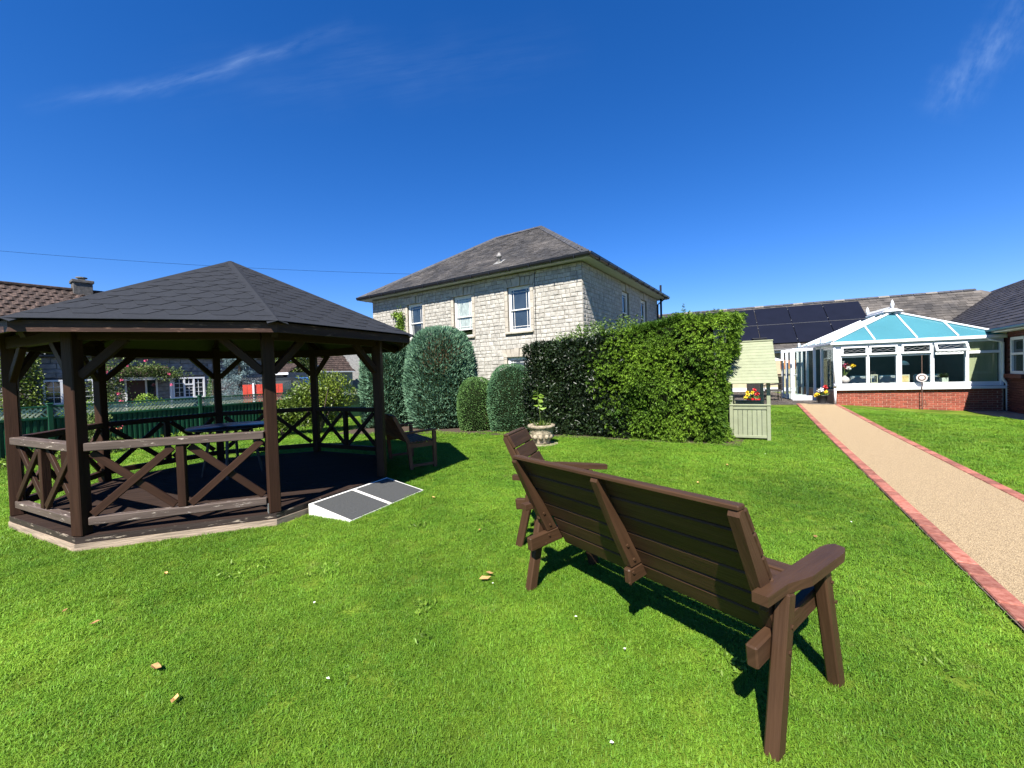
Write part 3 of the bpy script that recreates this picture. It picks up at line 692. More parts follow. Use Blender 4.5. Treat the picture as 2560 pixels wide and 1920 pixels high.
def make_house():
    t = thing('stone_house', 'two storey pale limestone house with hipped slate roof', 'house', (HC.x, HC.y, 0))
    LA, LB, ZT = 12.0, 10.8, 5.62; n1, n2 = -E2, -E1
    C0 = Vector((HC.x, HC.y, 0))
    wins = [(2.28, 3.36, 3.24, 5.08), (5.28, 6.34, 3.24, 5.08), (8.33, 9.36, 3.24, 5.08)]
    low = [(2.42, 3.48, 0.55, 2.20), (8.33, 9.36, 0.55, 2.20)]
    winsR = [(4.50, 5.50, 3.3, 5.2), (7.45, 8.55, 3.3, 5.2)]
    # wall body with window openings (built as panels around the openings)
    body = MB()
    for (e, n, L, hs) in ((E1, n1, LA, wins + low), (E2, n2, LB, winsR)):
        xs = sorted({0, L} | {a for h in hs for a in h[:2]}); zs = sorted({0, ZT} | {a for h in hs for a in h[2:]})
        for i in range(len(xs) - 1):
            for j in range(len(zs) - 1):
                cx, cz = (xs[i] + xs[i + 1]) / 2, (zs[j] + zs[j + 1]) / 2
                if any(a < cx < b and c < cz < d for a, b, c, d in hs): continue
                body.poly([C0 + e * xs[k] + UPV * zs[l] for k, l in ((i, j), (i + 1, j), (i + 1, j + 1), (i, j + 1))])
        for a, b, c, d in hs:
            for p_, q_ in (((a, c), (a, d)), ((b, c), (b, d)), ((a, d), (b, d)), ((a, c), (b, c))):
                body.poly([C0 + e * p_[0] + UPV * p_[1], C0 + e * q_[0] + UPV * q_[1], C0 + e * q_[0] + UPV * q_[1] - n * 0.2, C0 + e * p_[0] + UPV * p_[1] - n * 0.2])
    A, B, D = C0 + E1 * LA, C0 + E2 * LB, C0 + E1 * LA + E2 * LB
    body.poly([A, D, D + UPV * ZT, A + UPV * ZT]); body.poly([B, D, D + UPV * ZT, B + UPV * ZT])
    wall = body.build('wall', MORTAR, t)
    # stones
    allst = []
    pad = lambda hs: [(a - 0.16, b + 0.16, c - 0.09, d + 0.34) for a, b, c, d in hs]
    for fi, (e, n, L, hs) in enumerate(((E1, n1, LA, wins + low), (E2, n2, LB, winsR))):
        for x, l, z, h in stone_face(C0, e, n, L, 0.02, ZT - 0.02, pad(hs)):
            c = C0 + e * (x + l / 2) + UPV * (z + h / 2); vis = z > (2.05 if fi == 0 and x < 7 else 3.1 if fi == 0 else 3.85)
            pri = (0 if vis else 100) + (c - Vector((0, 0, 1.5))).length / max(0.25, math.sqrt(l * h)) * (1 if fi == 0 else 1.4)
            allst.append((pri, e, n, x, l, z, h))
    allst.sort(key=lambda q: q[0]); rest = MB()
    for i, (pri, e, n, x, l, z, h) in enumerate(allst):
        if i < 290: stone_mb(C0, e, n, x, l, z, h).build('stone', STONE, wall)
        else: stone_mb(C0, e, n, x, l, z, h, rest)
    rest.build('stonework', STONE, wall)['kind'] = 'stuff'
    # window surrounds: jamb blocks, flat arches with keystones
    for fi, (e, n, hs) in enumerate(((E1, n1, wins + low), (E2, n2, winsR))):
        for a, b, c, d in hs:
            for x0 in (a - 0.155, b + 0.005):
                z = c - 0.06
                while z < d - 0.05:
                    h = min(R.choice((0.26, 0.34, 0.42)), d - z)
                    MB().box(C0 + e * (x0 + 0.075) + UPV * (z + h / 2) + n * -0.03, (0.148, h - 0.008, 0.10), e, UPV, n, ch=0.008).build('jamb_block', ASHLAR, wall); z += h
            w = b - a + 0.30; k = 7
            for i in range(k):
                key = i == k // 2; xm = a - 0.15 + w * (i + 0.5) / k; ww = w / k; off = (i - k // 2) * 0.035
                q = [(xm - ww / 2 + 0.004, d + 0.004), (xm + ww / 2 - 0.004, d + 0.004), (xm + ww / 2 - 0.004 + off + (0.02 if key else 0), d + (0.36 if key else 0.325)), (xm - ww / 2 + 0.004 + off - (0.02 if key else 0), d + (0.36 if key else 0.325))]
                MB().prism([C0 + e * u + UPV * v + n * -0.05 for u, v in q], n * (0.13 if key else 0.078)).build('arch_stone', ASHLAR, wall)
    for (a, b, c, d), m, rs, cu in zip(wins, (PANE, PANE, PANE), (0, 0.24, 0.0), (None, PANE_L, None)): sash(t, C0, E1, n1, a, b, c, d, m, rs, cu)
    for a, b, c, d in low: sash(t, C0, E1, n1, a, b, c, d, PANE)
    for a, b, c, d in winsR: sash(t, C0, E2, n2, a, b, c, d, PANE)
    # eaves: soffit, gutters
    O = 0.46
    cs = [C0 - E1 * O - E2 * O, C0 + E1 * (LA + O) - E2 * O, C0 + E1 * (LA + O) + E2 * (LB + O), C0 - E1 * O + E2 * (LB + O)]
    sf = MB(); inn = [C0 + E1 * 0.1 + E2 * 0.1, C0 + E1 * (LA - 0.1) + E2 * 0.1, C0 + E1 * (LA - 0.1) + E2 * (LB - 0.1), C0 + E1 * 0.1 + E2 * (LB - 0.1)]
    for i in range(4):
        k = (i + 1) % 4; sf.poly([cs[i] + UPV * 5.60, cs[k] + UPV * 5.60, inn[k] + UPV * 5.64, inn[i] + UPV * 5.64])
        sf.beam(cs[i] + UPV * 5.655, cs[k] + UPV * 5.655, 0.025, 0.10)
    eav = sf.build('soffit', mat('soffit_paint', (0.37, 0.39, 0.43), 0.6, 0.06, 5), t)
    for i in range(4):
        k = (i + 1) % 4; d = (cs[k] - cs[i]).normalized(); o = V2(d.y, -d.x) if i != 9 else d
        mid = (cs[i] + cs[k]) / 2; o = o if (mid + o - (cs[0] + cs[2]) / 2).length > (mid - (cs[0] + cs[2]) / 2).length else -o
        a, b = cs[i] + o * 0.075 - d * 0.10, cs[k] + o * 0.075 + d * 0.10; g = MB(); nseg = 7
        for s in range(nseg):
            t0, t1 = math.pi * s / nseg, math.pi * (s + 1) / nseg
            f = lambda q, tt: q + o * (math.cos(tt) * 0.075) + UPV * (5.745 - math.sin(tt) * 0.125)
            g.poly([f(a, t0), f(b, t0), f(b, t1), f(a, t1)])
        g.beam(a + o * 0.076 + UPV * 5.745, b + o * 0.076 + UPV * 5.745, 0.014, 0.022)
        g.build('gutter', GUTTER, t)
        s = 0.6
        while s < (b - a).length: 
            MB().box(a + d * s + o * 0.005 + UPV * 5.685, (0.03, 0.165, 0.14), d, o, UPV).build('gutter_bracket', GUTTER, t); s += 0.95
    # downpipes
    pe = C0 + E2 * (LB - 0.12) + n2 * 0.07
    MB().tube([C0 + E2 * (LB - 0.12) + n2 * 0.5 + UPV * 5.62, pe + n2 * 0.28 + UPV * 5.50, pe + UPV * 5.28, pe + UPV * 0.0], 0.045, 10).build('downpipe', GUTTER, t, True)
    sp = C0 + E2 * (LB + 0.02) + n2 * 0.22; MB().tube([sp + UPV * 0, sp + UPV * 6.42], 0.06, 10).build('soil_pipe', GUTTER, t, True)
    wp = C0 + E1 * 2.02 + n1 * 0.035; MB().tube([wp + UPV * 2.0, wp + UPV * 5.55], 0.012, 6).build('cable', GUTTER, t)
    # roof
    ctr = C0 + E1 * (LA / 2) + E2 * (LB / 2); RL, RR, ZR, ZE = ctr + E1 * 1.6, ctr - E1 * 1.35, 9.36, 5.70
    OO = 0.50
    cs2 = [C0 - E1 * OO - E2 * OO, C0 + E1 * (LA + OO) - E2 * OO, C0 + E1 * (LA + OO) + E2 * (LB + OO), C0 - E1 * OO + E2 * (LB + OO)]
    cs2 = [q + UPV * ZE for q in cs2]; RL = RL + UPV * ZR; RR = RR + UPV * ZR
    b = MB(); b.poly([cs2[0], cs2[1], RL, RR]); b.poly([cs2[1], cs2[2], RL]); b.poly([cs2[2], cs2[3], RR, RL]); b.poly([cs2[3], cs2[0], RR])
    roof = b.build('roof', SLATE, t); sl = MB()
    for a_, b_, tops in ((cs2[0], cs2[1], (RL, RR)), (cs2[3], cs2[0], (RR,))):
        Xd = (b_ - a_).normalized(); up_ = (tops[0] - a_); Yd = (up_ - Xd * up_.dot(Xd)).normalized()
        if Xd.cross(Yd).z < 0: a_, b_ = b_, a_; Xd = -Xd
        pl = [(0, 0), ((b_ - a_).length, 0)] + sorted([((q - a_).dot(Xd), (q - a_).dot(Yd)) for q in tops], key=lambda q: -q[0])
        tile_roof(sl, a_, Xd, Yd, pl, 0.27, 0.17, 0.010, 0.006)
    sl.build('slates', SLATE, roof)['kind'] = 'stuff'
    def ridge(a_, b_, step, wd):
        d = (b_ - a_); L = d.length; d.normalize(); side = d.cross(UPV).normalized(); upn = side.cross(d).normalized(); n = int(L / step)
        for i in range(n):
            s0, s1 = a_ + d * (L * i / n + 0.012), a_ + d * (L * (i + 1) / n - 0.012); m = MB()
            for sg in (-1, 1):
                q = [s0 + upn * 0.085, s1 + upn * 0.085, s1 + side * sg * wd - upn * 0.03 + UPV * 0.0, s0 + side * sg * wd - upn * 0.03]
                m.prism(q, upn * 0.018)
            m.build('ridge_tile', RIDGE, roof)
            MB().box(a_ + d * (L * i / n) + upn * 0.055, (0.022, wd * 1.1, 0.055), d, side, upn).build('mortar_joint', MORT_R, roof)
    ridge(cs2[1], RL, 0.48, 0.13); ridge(RL, RR, 0.42, 0.13); ridge(cs2[0], RR, 0.36, 0.16)
    # soil vent through the slates
    X1 = E1; q = C0 + E1 * 4.15 + E2 * 0.62; Ysl = (ZR - ZE) / (LB / 2 + OO); zb = ZE + Ysl * (0.62 + OO)
    vt = MB().lathe([(0.075, -0.1), (0.075, 0.22), (0.115, 0.23), (0.115, 0.32), (0.07, 0.35), (0.06, 0.42), (0.0, 0.45)], q + UPV * zb, 14).build('vent_pipe', mat('lead_grey', (0.22, 0.21, 0.20), 0.7, 0.25, 9), roof, True)
    MB().box(q + UPV * (zb + 0.03), (0.42, 0.5, 0.012), E1, (E2 + UPV * Ysl).normalized(), (UPV - E2 * Ysl).normalized()).build('lead_flashing', mat('lead_light', (0.20, 0.195, 0.185), 0.6, 0.2, 9), roof)
make_house()

def make_house_climber():
    q = HC + E1 * 10.1 - E2 * 0.12; t = thing('wall_climber', 'yellow green climber on the stone house beside its end window', 'climber', (q.x, q.y, 0))
    MB().tube([Vector((q.x, q.y, 0)), Vector((q.x, q.y, 2.5)) + E1 * 0.1, Vector((q.x, q.y, 4.3)) - E1 * 0.15], [0.03, 0.02, 0.008], 6).build('stem', BARK, t); Ps = []
    for ca, cz_, sa, sz, k in ((10.35, 3.35, 0.28, 0.22, 380), (9.85, 3.75, 0.16, 0.28, 420), (9.75, 4.35, 0.10, 0.22, 260), (10.1, 4.68, 0.13, 0.06, 110), (9.6, 3.2, 0.15, 0.25, 220)):
        a = NP.normal(ca, sa, k); z = NP.normal(cz_, sz, k); Ps.append(np.array([HC.x, HC.y, 0]) + a[:, None] * np.array(E1) - NP.uniform(0.04, 0.2, k)[:, None] * np.array(E2) + np.stack([0 * z, 0 * z, z], 1))
    P = np.concatenate(Ps); leaves('foliage', P, NP.normal(size=P.shape) - np.array(E2) * 0.6 + (0, 0, -0.3), 0.12, 0.07, COVERM, t)
make_house_climber()

# ---------------------------------------------------------------- conservatory
def make_conservatory():
    t = thing('conservatory', 'white framed conservatory with blue glass hipped roof and red brick base', 'conservatory', (F1.x, F1.y, 0))
    O = Vector((F1.x, F1.y, 0)); L, DP = 4.42, 4.25; n = -CM; CDv, CMv = CD, CM
    at = lambda s, z, o=0.0: O + CD * s + UPV * z + n * o
    zs, ze = 0.60, 2.20
    # dwarf wall with single bricks
    wl_ = MB(); wl_.box(at(L / 2, 0.19, -0.11), (L, 0.78, 0.20), CD, UPV, n); wl_.box(O + CM * 2.1 + CD * 0.11 + UPV * 0.19 + CM * 0.06, (4.1, 0.70, 0.2), CM, UPV, CD)
    wall = wl_.build('dwarf_wall', BMORT, t)
    bm = MB().box((0, 0, 0), (0.215, 0.10, 0.065), ch=0.004).mesh('brick'); bm.materials.append(BRICK)
    hb = MB().box((0, 0, 0), (0.1025, 0.10, 0.065), ch=0.004).mesh('brick'); hb.materials.append(BRICK)
    rz = math.atan2(CD.y, CD.x); og = org_of(t)
    for r_ in range(10):
        z = zs - 0.05 - 0.0375 - r_ * 0.075
        if z < -0.2: break
        s = 0.0 if r_ % 2 else -0.1125
        while s < L - 0.02:
            a, b = max(0.0, s), min(L, s + 0.215); c = at((a + b) / 2, z, -0.05 + R.uniform(-0.002, 0.002)) - og
            if b - a > 0.16: link('brick', bm, None, wall, c, rz + R.uniform(-0.004, 0.004))
            elif b - a > 0.06: link('brick', hb, None, wall, c, rz)
            s += 0.225
    # frame: sill, corner posts, mullions, transom, head
    MB().box(at(L / 2, zs + 0.0, 0.02), (L + 0.06, 0.09, 0.16), CD, UPV, n, ch=0.008).build('sill', WHITE, t)
    MB().box(at(L / 2, 0.72, -0.03), (L, 0.13, 0.07), CD, UPV, n, ch=0.006).build('bottom_rail', WHITE, t)
    MB().box(at(L / 2, 1.735, -0.028), (L, 0.085, 0.065), CD, UPV, n, ch=0.005).build('transom', WHITE, t)
    MB().box(at(L / 2, 2.12, -0.03), (L, 0.10, 0.075), CD, UPV, n, ch=0.005).build('head_rail', WHITE, t)
    for a, b in ((0.0, 0.20), (0.90, 0.99), (1.72, 1.87), (2.62, 2.72), (3.50, 3.59), (4.34, 4.42)):
        MB().box(at((a + b) / 2, 1.41, -0.025), (b - a, 1.50, 0.085), CD, UPV, n, ch=0.006).build('mullion', WHITE, t)
    bays = [(0.20, 0.90), (0.99, 1.72), (1.87, 2.62), (2.72, 3.50), (3.59, 4.34)]
    for i, (a, b) in enumerate(bays):
        MB().box(at((a + b) / 2, 1.24, -0.035), (b - a, 0.92, 0.012), CD, UPV, n).build('pane', GLASS, t)
        # top lights: leaded opening fanlights
        if i < 4:
            tilt = rad(26) if i == 3 else 0.0
            hx = at((a + b) / 2, 2.08, 0.045); Yv = (UPV * -math.cos(tilt) + n * math.sin(tilt)).normalized(); Zv = CD.cross(Yv)
            Q = lambda u, v, w=0.0: hx + CD * u + Yv * v - Zv * w * (1 if Zv.dot(n) < 0 else -1)
            W, H = b - a + 0.05, 0.315; fr = MB()
            for u, v, su, sv in ((0, 0.03, W, 0.06), (0, H - 0.03, W, 0.06), (-W / 2 + 0.03, H / 2, 0.06, H - 0.12), (W / 2 - 0.03, H / 2, 0.06, H - 0.12)):
                fr.box(Q(u, v), (su, sv, 0.05), CD, Yv, Zv, ch=0.005)
            fl = fr.build('fanlight', WHITE, t)
            MB().box(Q(0, H / 2, 0.0), (W - 0.12, H - 0.12, 0.008), CD, Yv, Zv).build('pane', GLASS, fl)
            ld = MB(); w2 = (W - 0.12) / 2; pts = []
            for sg in (-1, 1):
                zz = [(-w2 + 2 * w2 * k / 6, H / 2 + sg * (0.045 if k % 2 else 0.005)) for k in range(7)]
                for k in range(6): ld.beam(Q(*zz[k], 0.007), Q(*zz[k + 1], 0.007), 0.010, 0.006)
            ld.build('leading', mat('lead_came', (0.30, 0.30, 0.31), 0.5, 0.1, 5), fl)
            if i == 3:
                MB().box(at((a + b) / 2, 1.86, -0.035), (b - a, 0.01, 0.03), CD, UPV, n).build('stay_rail', WHITE, fl)
        else:
            MB().box(at((a + b) / 2, 1.925, -0.035), (b - a, 0.295, 0.012), CD, UPV, n).build('pane', GLASS, t)
            MB().box(at((a + b) / 2, 1.42, -0.12), (b - a, 1.28, 0.01), CD, UPV, n).build('roller_blind', BLIND, t)
    # left side: glazed screen towards the decking with a door opening
    sd = lambda m_, z, o=0.0: O + CM * m_ + UPV * z - CD * o
    for m_, w_ in ((0.06, 0.11), (1.35, 0.09), (4.15, 0.10)):
        MB().box(sd(m_, 1.41, -0.03), (w_, 1.52 if m_ < 1 else 2.1, 0.08), CM, UPV, CD, ch=0.005).build('mullion', WHITE, t)
    MB().box(sd(2.1, 2.13, -0.03), (4.1, 0.1, 0.08), CM, UPV, CD).build('head_rail', WHITE, t)
    MB().box(sd(0.72, 1.36, -0.03), (1.18, 1.42, 0.012), CM, UPV, CD).build('pane', GLASS, t)
    # rainwater pipe and hopper at the left corner
    c0 = at(-0.02, 0, 0.07); MB().tube([c0 + UPV * 0.06, c0 + UPV * 0.68], 0.036, 10).build('downpipe', WHITE, t, True)
    MB().tube([c0 + UPV * 0.66, c0 + UPV * 0.72 + n * 0.01, c0 + UPV * 0.80 - n * 0.03], 0.05, 10).build('pipe_elbow', ALU, t, True)
    MB().tube([at(-0.02, 0.78, 0.03), at(-0.02, 2.12, 0.03)], 0.03, 10).build('corner_pole', WHITE, t, True)
    c1 = at(L - 0.05, 0, 0.06); MB().tube([at(L - 0.42, 2.16, 0.08), at(L - 0.33, 2.10, 0.09), at(L - 0.14, 2.06, 0.09), c1 + UPV * 2.0, c1 + UPV * 0.86, c1 + CD * 0.10 + UPV * 0.70, c1 + CD * 0.11 - UPV * 0.14], 0.036, 10).build('downpipe', WHITE, t, True)
    # eaves gutter
    OV = 0.10
    cor = [at(-OV, ze, OV), at(L + 0.02, ze, OV), at(L + 0.02, ze, -DP), at(-OV, ze, -DP)]
    for a, b in ((0, 1), (3, 0)):
        g = MB().beam(cor[a] + UPV * -0.01, cor[b] + UPV * -0.01, 0.09, 0.075, ch=0.012); g.beam(cor[a] + UPV * 0.045, cor[b] + UPV * 0.045, 0.06, 0.03); g.build('gutter', WHITE, t)
    # roof: three hipped slopes of blue glass with white bars
    AP = at(2.2, 3.30, -1.36); BK = at(2.2, 3.30, -3.3)
    cz = [q + UPV * 0.06 for q in cor]
    def slope(P0, P1, tops, cuts):
        """P0->P1 eaves, tops = apex side points; cuts = fractions along the eaves of glazing bars"""
        pts_e = [P0.lerp(P1, f) for f in [0] + cuts + [1]]
        hi = []
        for f in [0] + cuts + [1]:
            q = P0.lerp(P1, f)
            X = (P1 - P0); l = X.length; X = X.normalized(); Tl, Tr = tops[0], tops[-1]
            xl, xr = (Tl - P0).dot(X), (Tr - P0).dot(X); x = f * l
            Yv = ((Tl - P0) - X * xl); H = Yv.length; Yv = Yv / H
            h = H * (x / xl if x < xl else (l - x) / (l - xr) if x > xr else 1.0); h = max(0, min(H, h)); hi.append(q + Yv * h)
        for i in range(len(pts_e) - 1):
            pl = [pts_e[i], pts_e[i + 1], hi[i + 1]] + ([hi[i]] if i > 0 else [])
            X = (P1 - P0).normalized(); l = (P1 - P0).length
            fa, fb = ([0] + cuts + [1])[i] * l, ([0] + cuts + [1])[i + 1] * l
            for T in tops:
                xt = (T - P0).dot(X)
                if fa + 0.01 < xt < fb - 0.01: pl = [pts_e[i], pts_e[i + 1], hi[i + 1], T] + ([hi[i]] if i > 0 else [])
            if (pl[-1] - pl[0]).length < 0.02: pl = pl[:-1]
            if (pl[2] - pl[1]).length < 0.02: pl = [pl[0], pl[1]] + pl[3:]
            if len(pl) > 2: 
                mb_ = MB(); mb_.poly(pl); mb_.build('roof_pane', ROOFGL, t)
        for i in range(1, len(pts_e) - 1):
            MB().beam(pts_e[i] + UPV * 0.02, hi[i] + UPV * 0.02, 0.055, 0.05, ch=0.012).build('glazing_bar', WHITE, t)
    slope(cz[0], cz[1], [AP], [0.265, 0.515, 0.745])
    slope(cz[3], cz[0], [BK, AP], [0.2, 0.4, 0.6, 0.8])
    slope(cz[1], cz[2], [AP, BK], [0.2, 0.4, 0.6, 0.8])
    for a, b in ((cz[0], AP), (cz[1], AP)):
        MB().beam(a + UPV * 0.03, b + UPV * 0.03, 0.085, 0.06, ch=0.016).build('hip_bar', WHITE, t)
    MB().beam(AP + UPV * 0.05 - CM * 0.1, BK + UPV * 0.05, 0.16, 0.07, ch=0.02).build('ridge', WHITE, t)
    MB().lathe([(0.30, -0.02), (0.26, 0.03), (0.10, 0.09), (0.03, 0.12)], AP + UPV * 0.04, 10).build('ridge_cap', WHITE, t)
    for q in (AP, BK):
        MB().lathe([(0.025, 0.10), (0.025, 0.16), (0.05, 0.20), (0.062, 0.26), (0.03, 0.38), (0.0, 0.44)], q + UPV * 0.03, 12).build('finial', WHITE, t, True)
    cr_ = MB(); l = (BK - AP).length; k = int(l / 0.075)
    for i in range(1, k): 
        q = AP.lerp(BK, i / k); cr_.box(q + UPV * 0.155, (0.014, 0.022, 0.15), ch=0.003)
    cr_.beam(AP + UPV * 0.12, BK + UPV * 0.12, 0.012, 0.012); cr_.build('cresting', WHITE, t)
    # floor and back wall inside
    f = MB(); f.poly([at(0.1, 0.08, -0.1), at(L, 0.08, -0.1), at(L, 0.08, -DP), at(0.1, 0.08, -DP)]); f.build('floor', mat('carpet', (0.07, 0.06, 0.05), 0.95, 0.2, 9), t)
    f = MB(); f.poly([at(0.0, 0.05, -DP), at(L + 0.3, 0.05, -DP), at(L + 0.3, 2.25, -DP), at(0.0, 2.25, -DP)]); f.poly([at(L + 0.01, 0.05, -DP), at(L + 0.01, 0.05, 0.0), at(L + 0.01, 2.25, 0.0), at(L + 0.01, 2.25, -DP)]); f.build('inner_wall', mat('inner_wall', (0.11, 0.10, 0.09), 0.9, 0.1, 3), t)
    # things inside
    def vase():
        q = at(0.36, 0.785, -0.22); v = thing('flower_vase', 'round pale vase of mixed flowers behind the conservatory window', 'vase', q)
        MB().lathe([(0.05, 0), (0.10, 0.03), (0.145, 0.11), (0.12, 0.20), (0.04, 0.255), (0.035, 0.28), (0.0, 0.28)], q, 18).build('vase', LINEN, v, True)
        st = MB()
        for i in range(9): st.tube([q + UPV * 0.26, q + UPV * R.uniform(0.45, 0.75) + CD * R.uniform(-0.15, 0.28) + n * R.uniform(-0.12, 0.1)], 0.005, 5)
        st.build('stems', ROSEM, v)
        for mm, kx in ((PINKP, -0.05), (WPET, 0.10), (YEL, 0.24), (SALM, 0.14), (WPET, -0.08), (PINKP, 0.05)):
            c = q + CD * kx + UPV * R.uniform(0.38, 0.78) + n * R.uniform(-0.05, 0.1); P = np.array([c] * 26) + NP.normal(size=(26, 3)) * 0.012; leaves('flower', P, NP.normal(size=(26, 3)), 0.085, 0.05, mm, v, kind=None)
    vase()
    q = at(1.18, 0.785, -0.25); v = thing('lantern', 'cream metal lantern on the conservatory window sill', 'lantern', q); lm = mat('cream_metal', (0.50, 0.50, 0.38), 0.5, 0.1, 5)
    fr = MB()
    for sx in (-1, 1):
        for sy in (-1, 1): fr.box(q + CD * 0.085 * sx + n * 0.085 * sy + UPV * 0.14, (0.02, 0.02, 0.28), CD, n, UPV)
    fr.box(q + UPV * 0.01, (0.2, 0.2, 0.02), CD, n, UPV); fr.box(q + UPV * 0.28, (0.2, 0.2, 0.03), CD, n, UPV); fr.build('frame', lm, v)
    MB().tube([q + UPV * 0.30 + CD * (0.075 * math.cos(a)) + UPV * (0.085 * (1 + math.sin(a)) * 0.55 + 0.0) for a in [math.pi * 2 * k / 12 for k in range(13)]], 0.008, 6).build('handle', METAL_D, v)
    q = at(2.25, 1.38, -0.8); v = thing('pendant_lamp', 'cream dome pendant lamp hanging inside the conservatory', 'lamp', q)
    MB().lathe([(0.17, 0.0), (0.16, 0.05), (0.11, 0.11), (0.03, 0.15), (0.0, 0.15)], q, 20).build('lamp_shade', LINEN, v, True); MB().tube([q + UPV * 0.15, q + UPV * 1.2], 0.005, 5).build('flex', METAL_D, v)
    q = at(2.02, 0.785, -0.2); v = thing('framed_picture', 'small gilt framed picture standing on the window sill', 'picture', q)
    MB().box(q + UPV * 0.135, (0.29, 0.27, 0.02), CD, UPV, n, ch=0.005).build('frame', lm, v); MB().box(q + UPV * 0.135 + n * 0.012, (0.23, 0.21, 0.004), CD, UPV, n).build('print', GOLD, v)
    q = at(3.06, 0.785, -0.2); v = thing('plant_pot', 'square pale pot with a small dark plant on the sill', 'plant pot', q)
    MB().prism([q + CD * a + n * b for a, b in ((-0.08, -0.08), (0.08, -0.08), (0.08, 0.08), (-0.08, 0.08))], (0, 0, 0.14)).build('pot', mat('pale_pot', (0.45, 0.50, 0.42), 0.5, 0.08, 5), v)
    P = np.array([q + UPV * 0.14] * 60); leaves('foliage', P, NP.normal(size=(60, 3)) * (1, 1, 0.4) + (0, 0, 0.9), 0.20, 0.035, LAUREL, v)
    for i, s in enumerate((0.9, 1.75, 2.75)):
        q = at(s + 0.2, 0.08, -0.85); v = thing('sofa', ('grey upholstered sofa back behind the lantern', 'grey upholstered sofa behind the pendant lamp', 'grey upholstered sofa behind the square plant pot')[i], 'sofa', q, group='sofas in the conservatory')
        MB().box(q + UPV * 0.52 + n * 0.0, (0.74, 0.88, 0.2), CD, UPV, n, ch=0.05).build('backrest', SOFA, v); MB().box(q + UPV * 0.24 - n * 0.42, (0.74, 0.38, 0.62), CD, UPV, n, ch=0.05).build('seat', SOFA, v)
        for sx in (-1, 1): MB().box(q + UPV * 0.33 - n * 0.30 + CD * 0.40 * sx, (0.08, 0.56, 0.8), CD, UPV, n, ch=0.03).build('arm', SOFA, v)
    return at, sd
AT, SD = make_conservatory()

def door_leaf(t, hinge, d, w, z0, h, handle=False):
    """white framed glazed leaf from hinge along d"""
    n = V2(d.y, -d.x); Q = lambda u, z, o=0.0: hinge + d * u + UPV * (z0 + z) + n * o
    fr = MB()
    for u, z, su, sz in ((0.045, h / 2, 0.09, h), (w - 0.045, h / 2, 0.09, h), (w / 2, h - 0.05, w - 0.18, 0.10), (w / 2, 0.09, w - 0.18, 0.18)):
        fr.box(Q(u, z), (su, sz, 0.06), d, UPV, n, ch=0.006)
    lf = fr.build('door_leaf', WHITE, t); MB().box(Q(w / 2, h / 2 + 0.04), (w - 0.18, h - 0.28, 0.012), d, UPV, n).build('pane', GLASS, lf)
    if handle:
        for sg in (-1, 1): 
            b = MB().box(Q(0.05, 1.02, sg * 0.034), (0.03, 0.16, 0.01), d, UPV, n); b.tube([Q(0.05, 1.02, sg * 0.04), Q(0.05, 1.02, sg * 0.065), Q(0.16, 1.02, sg * 0.065)], 0.009, 8); b.build('handle', ALU, lf)
def make_doors():
    q = SD(1.75, 0.07, 0.05); t = thing('folding_doors', 'white glazed folding doors standing open beside the conservatory', 'door', q)
    h = V2(q.x, q.y); end = h - CD * 0.80
    door_leaf(t, Vector((end.x, end.y, 0)), CD, 0.80, 0.09, 2.06, True)
    for i in range(3):
        a = h + CM * (0.35 + i * 0.42) - CD * (0.80 + 0.03 * i); d = (CD * 0.22 + CM * 0.97).normalized() if i % 2 else (CD * 0.30 - CM * 0.95).normalized()
        a = h + CM * (0.55 + i * 0.50) - CD * (0.62 + 0.04 * i); d = (CD * 0.93 + CM * 0.30).normalized()
        door_leaf(t, Vector((a.x, a.y, 0)) - CD * 0.10, d, 0.72, 0.09, 2.06, True)
make_doors()

# decking beside the conservatory
def make_decking():
    d = bpy.data.objects.new('decking', MB().poly([Vector((q.x, q.y, 0.02)) for q in (F1 - CD * 0.1 - CM * 0.15, F1 - CD * 4.4 - CM * 0.15, F1 - CD * 4.4 + CM * 8.8, F1 - CD * 0.1 + CM * 8.8)]).mesh('decking')); col.objects.link(d)
    d.data.materials.append(SOIL); tag(d, 'grey grooved timber decking between arbour and conservatory', kind='structure')
    bm = MB()
    for i in range(5): bm.box((0, -0.052 + i * 0.026, 0.0), (9.0, 0.016, 0.032))
    bm.box((0, 0, -0.006), (9.0, 0.13, 0.022)); me = bm.mesh('plank'); me.materials.append(DECKW); rz = math.atan2(CM.y, CM.x)
    for i in range(31):
        c = F1 - CD * (0.17 + i * 0.137) + CM * 4.3; link('plank', me, None, d, (c.x, c.y, 0.072), rz)
make_decking()

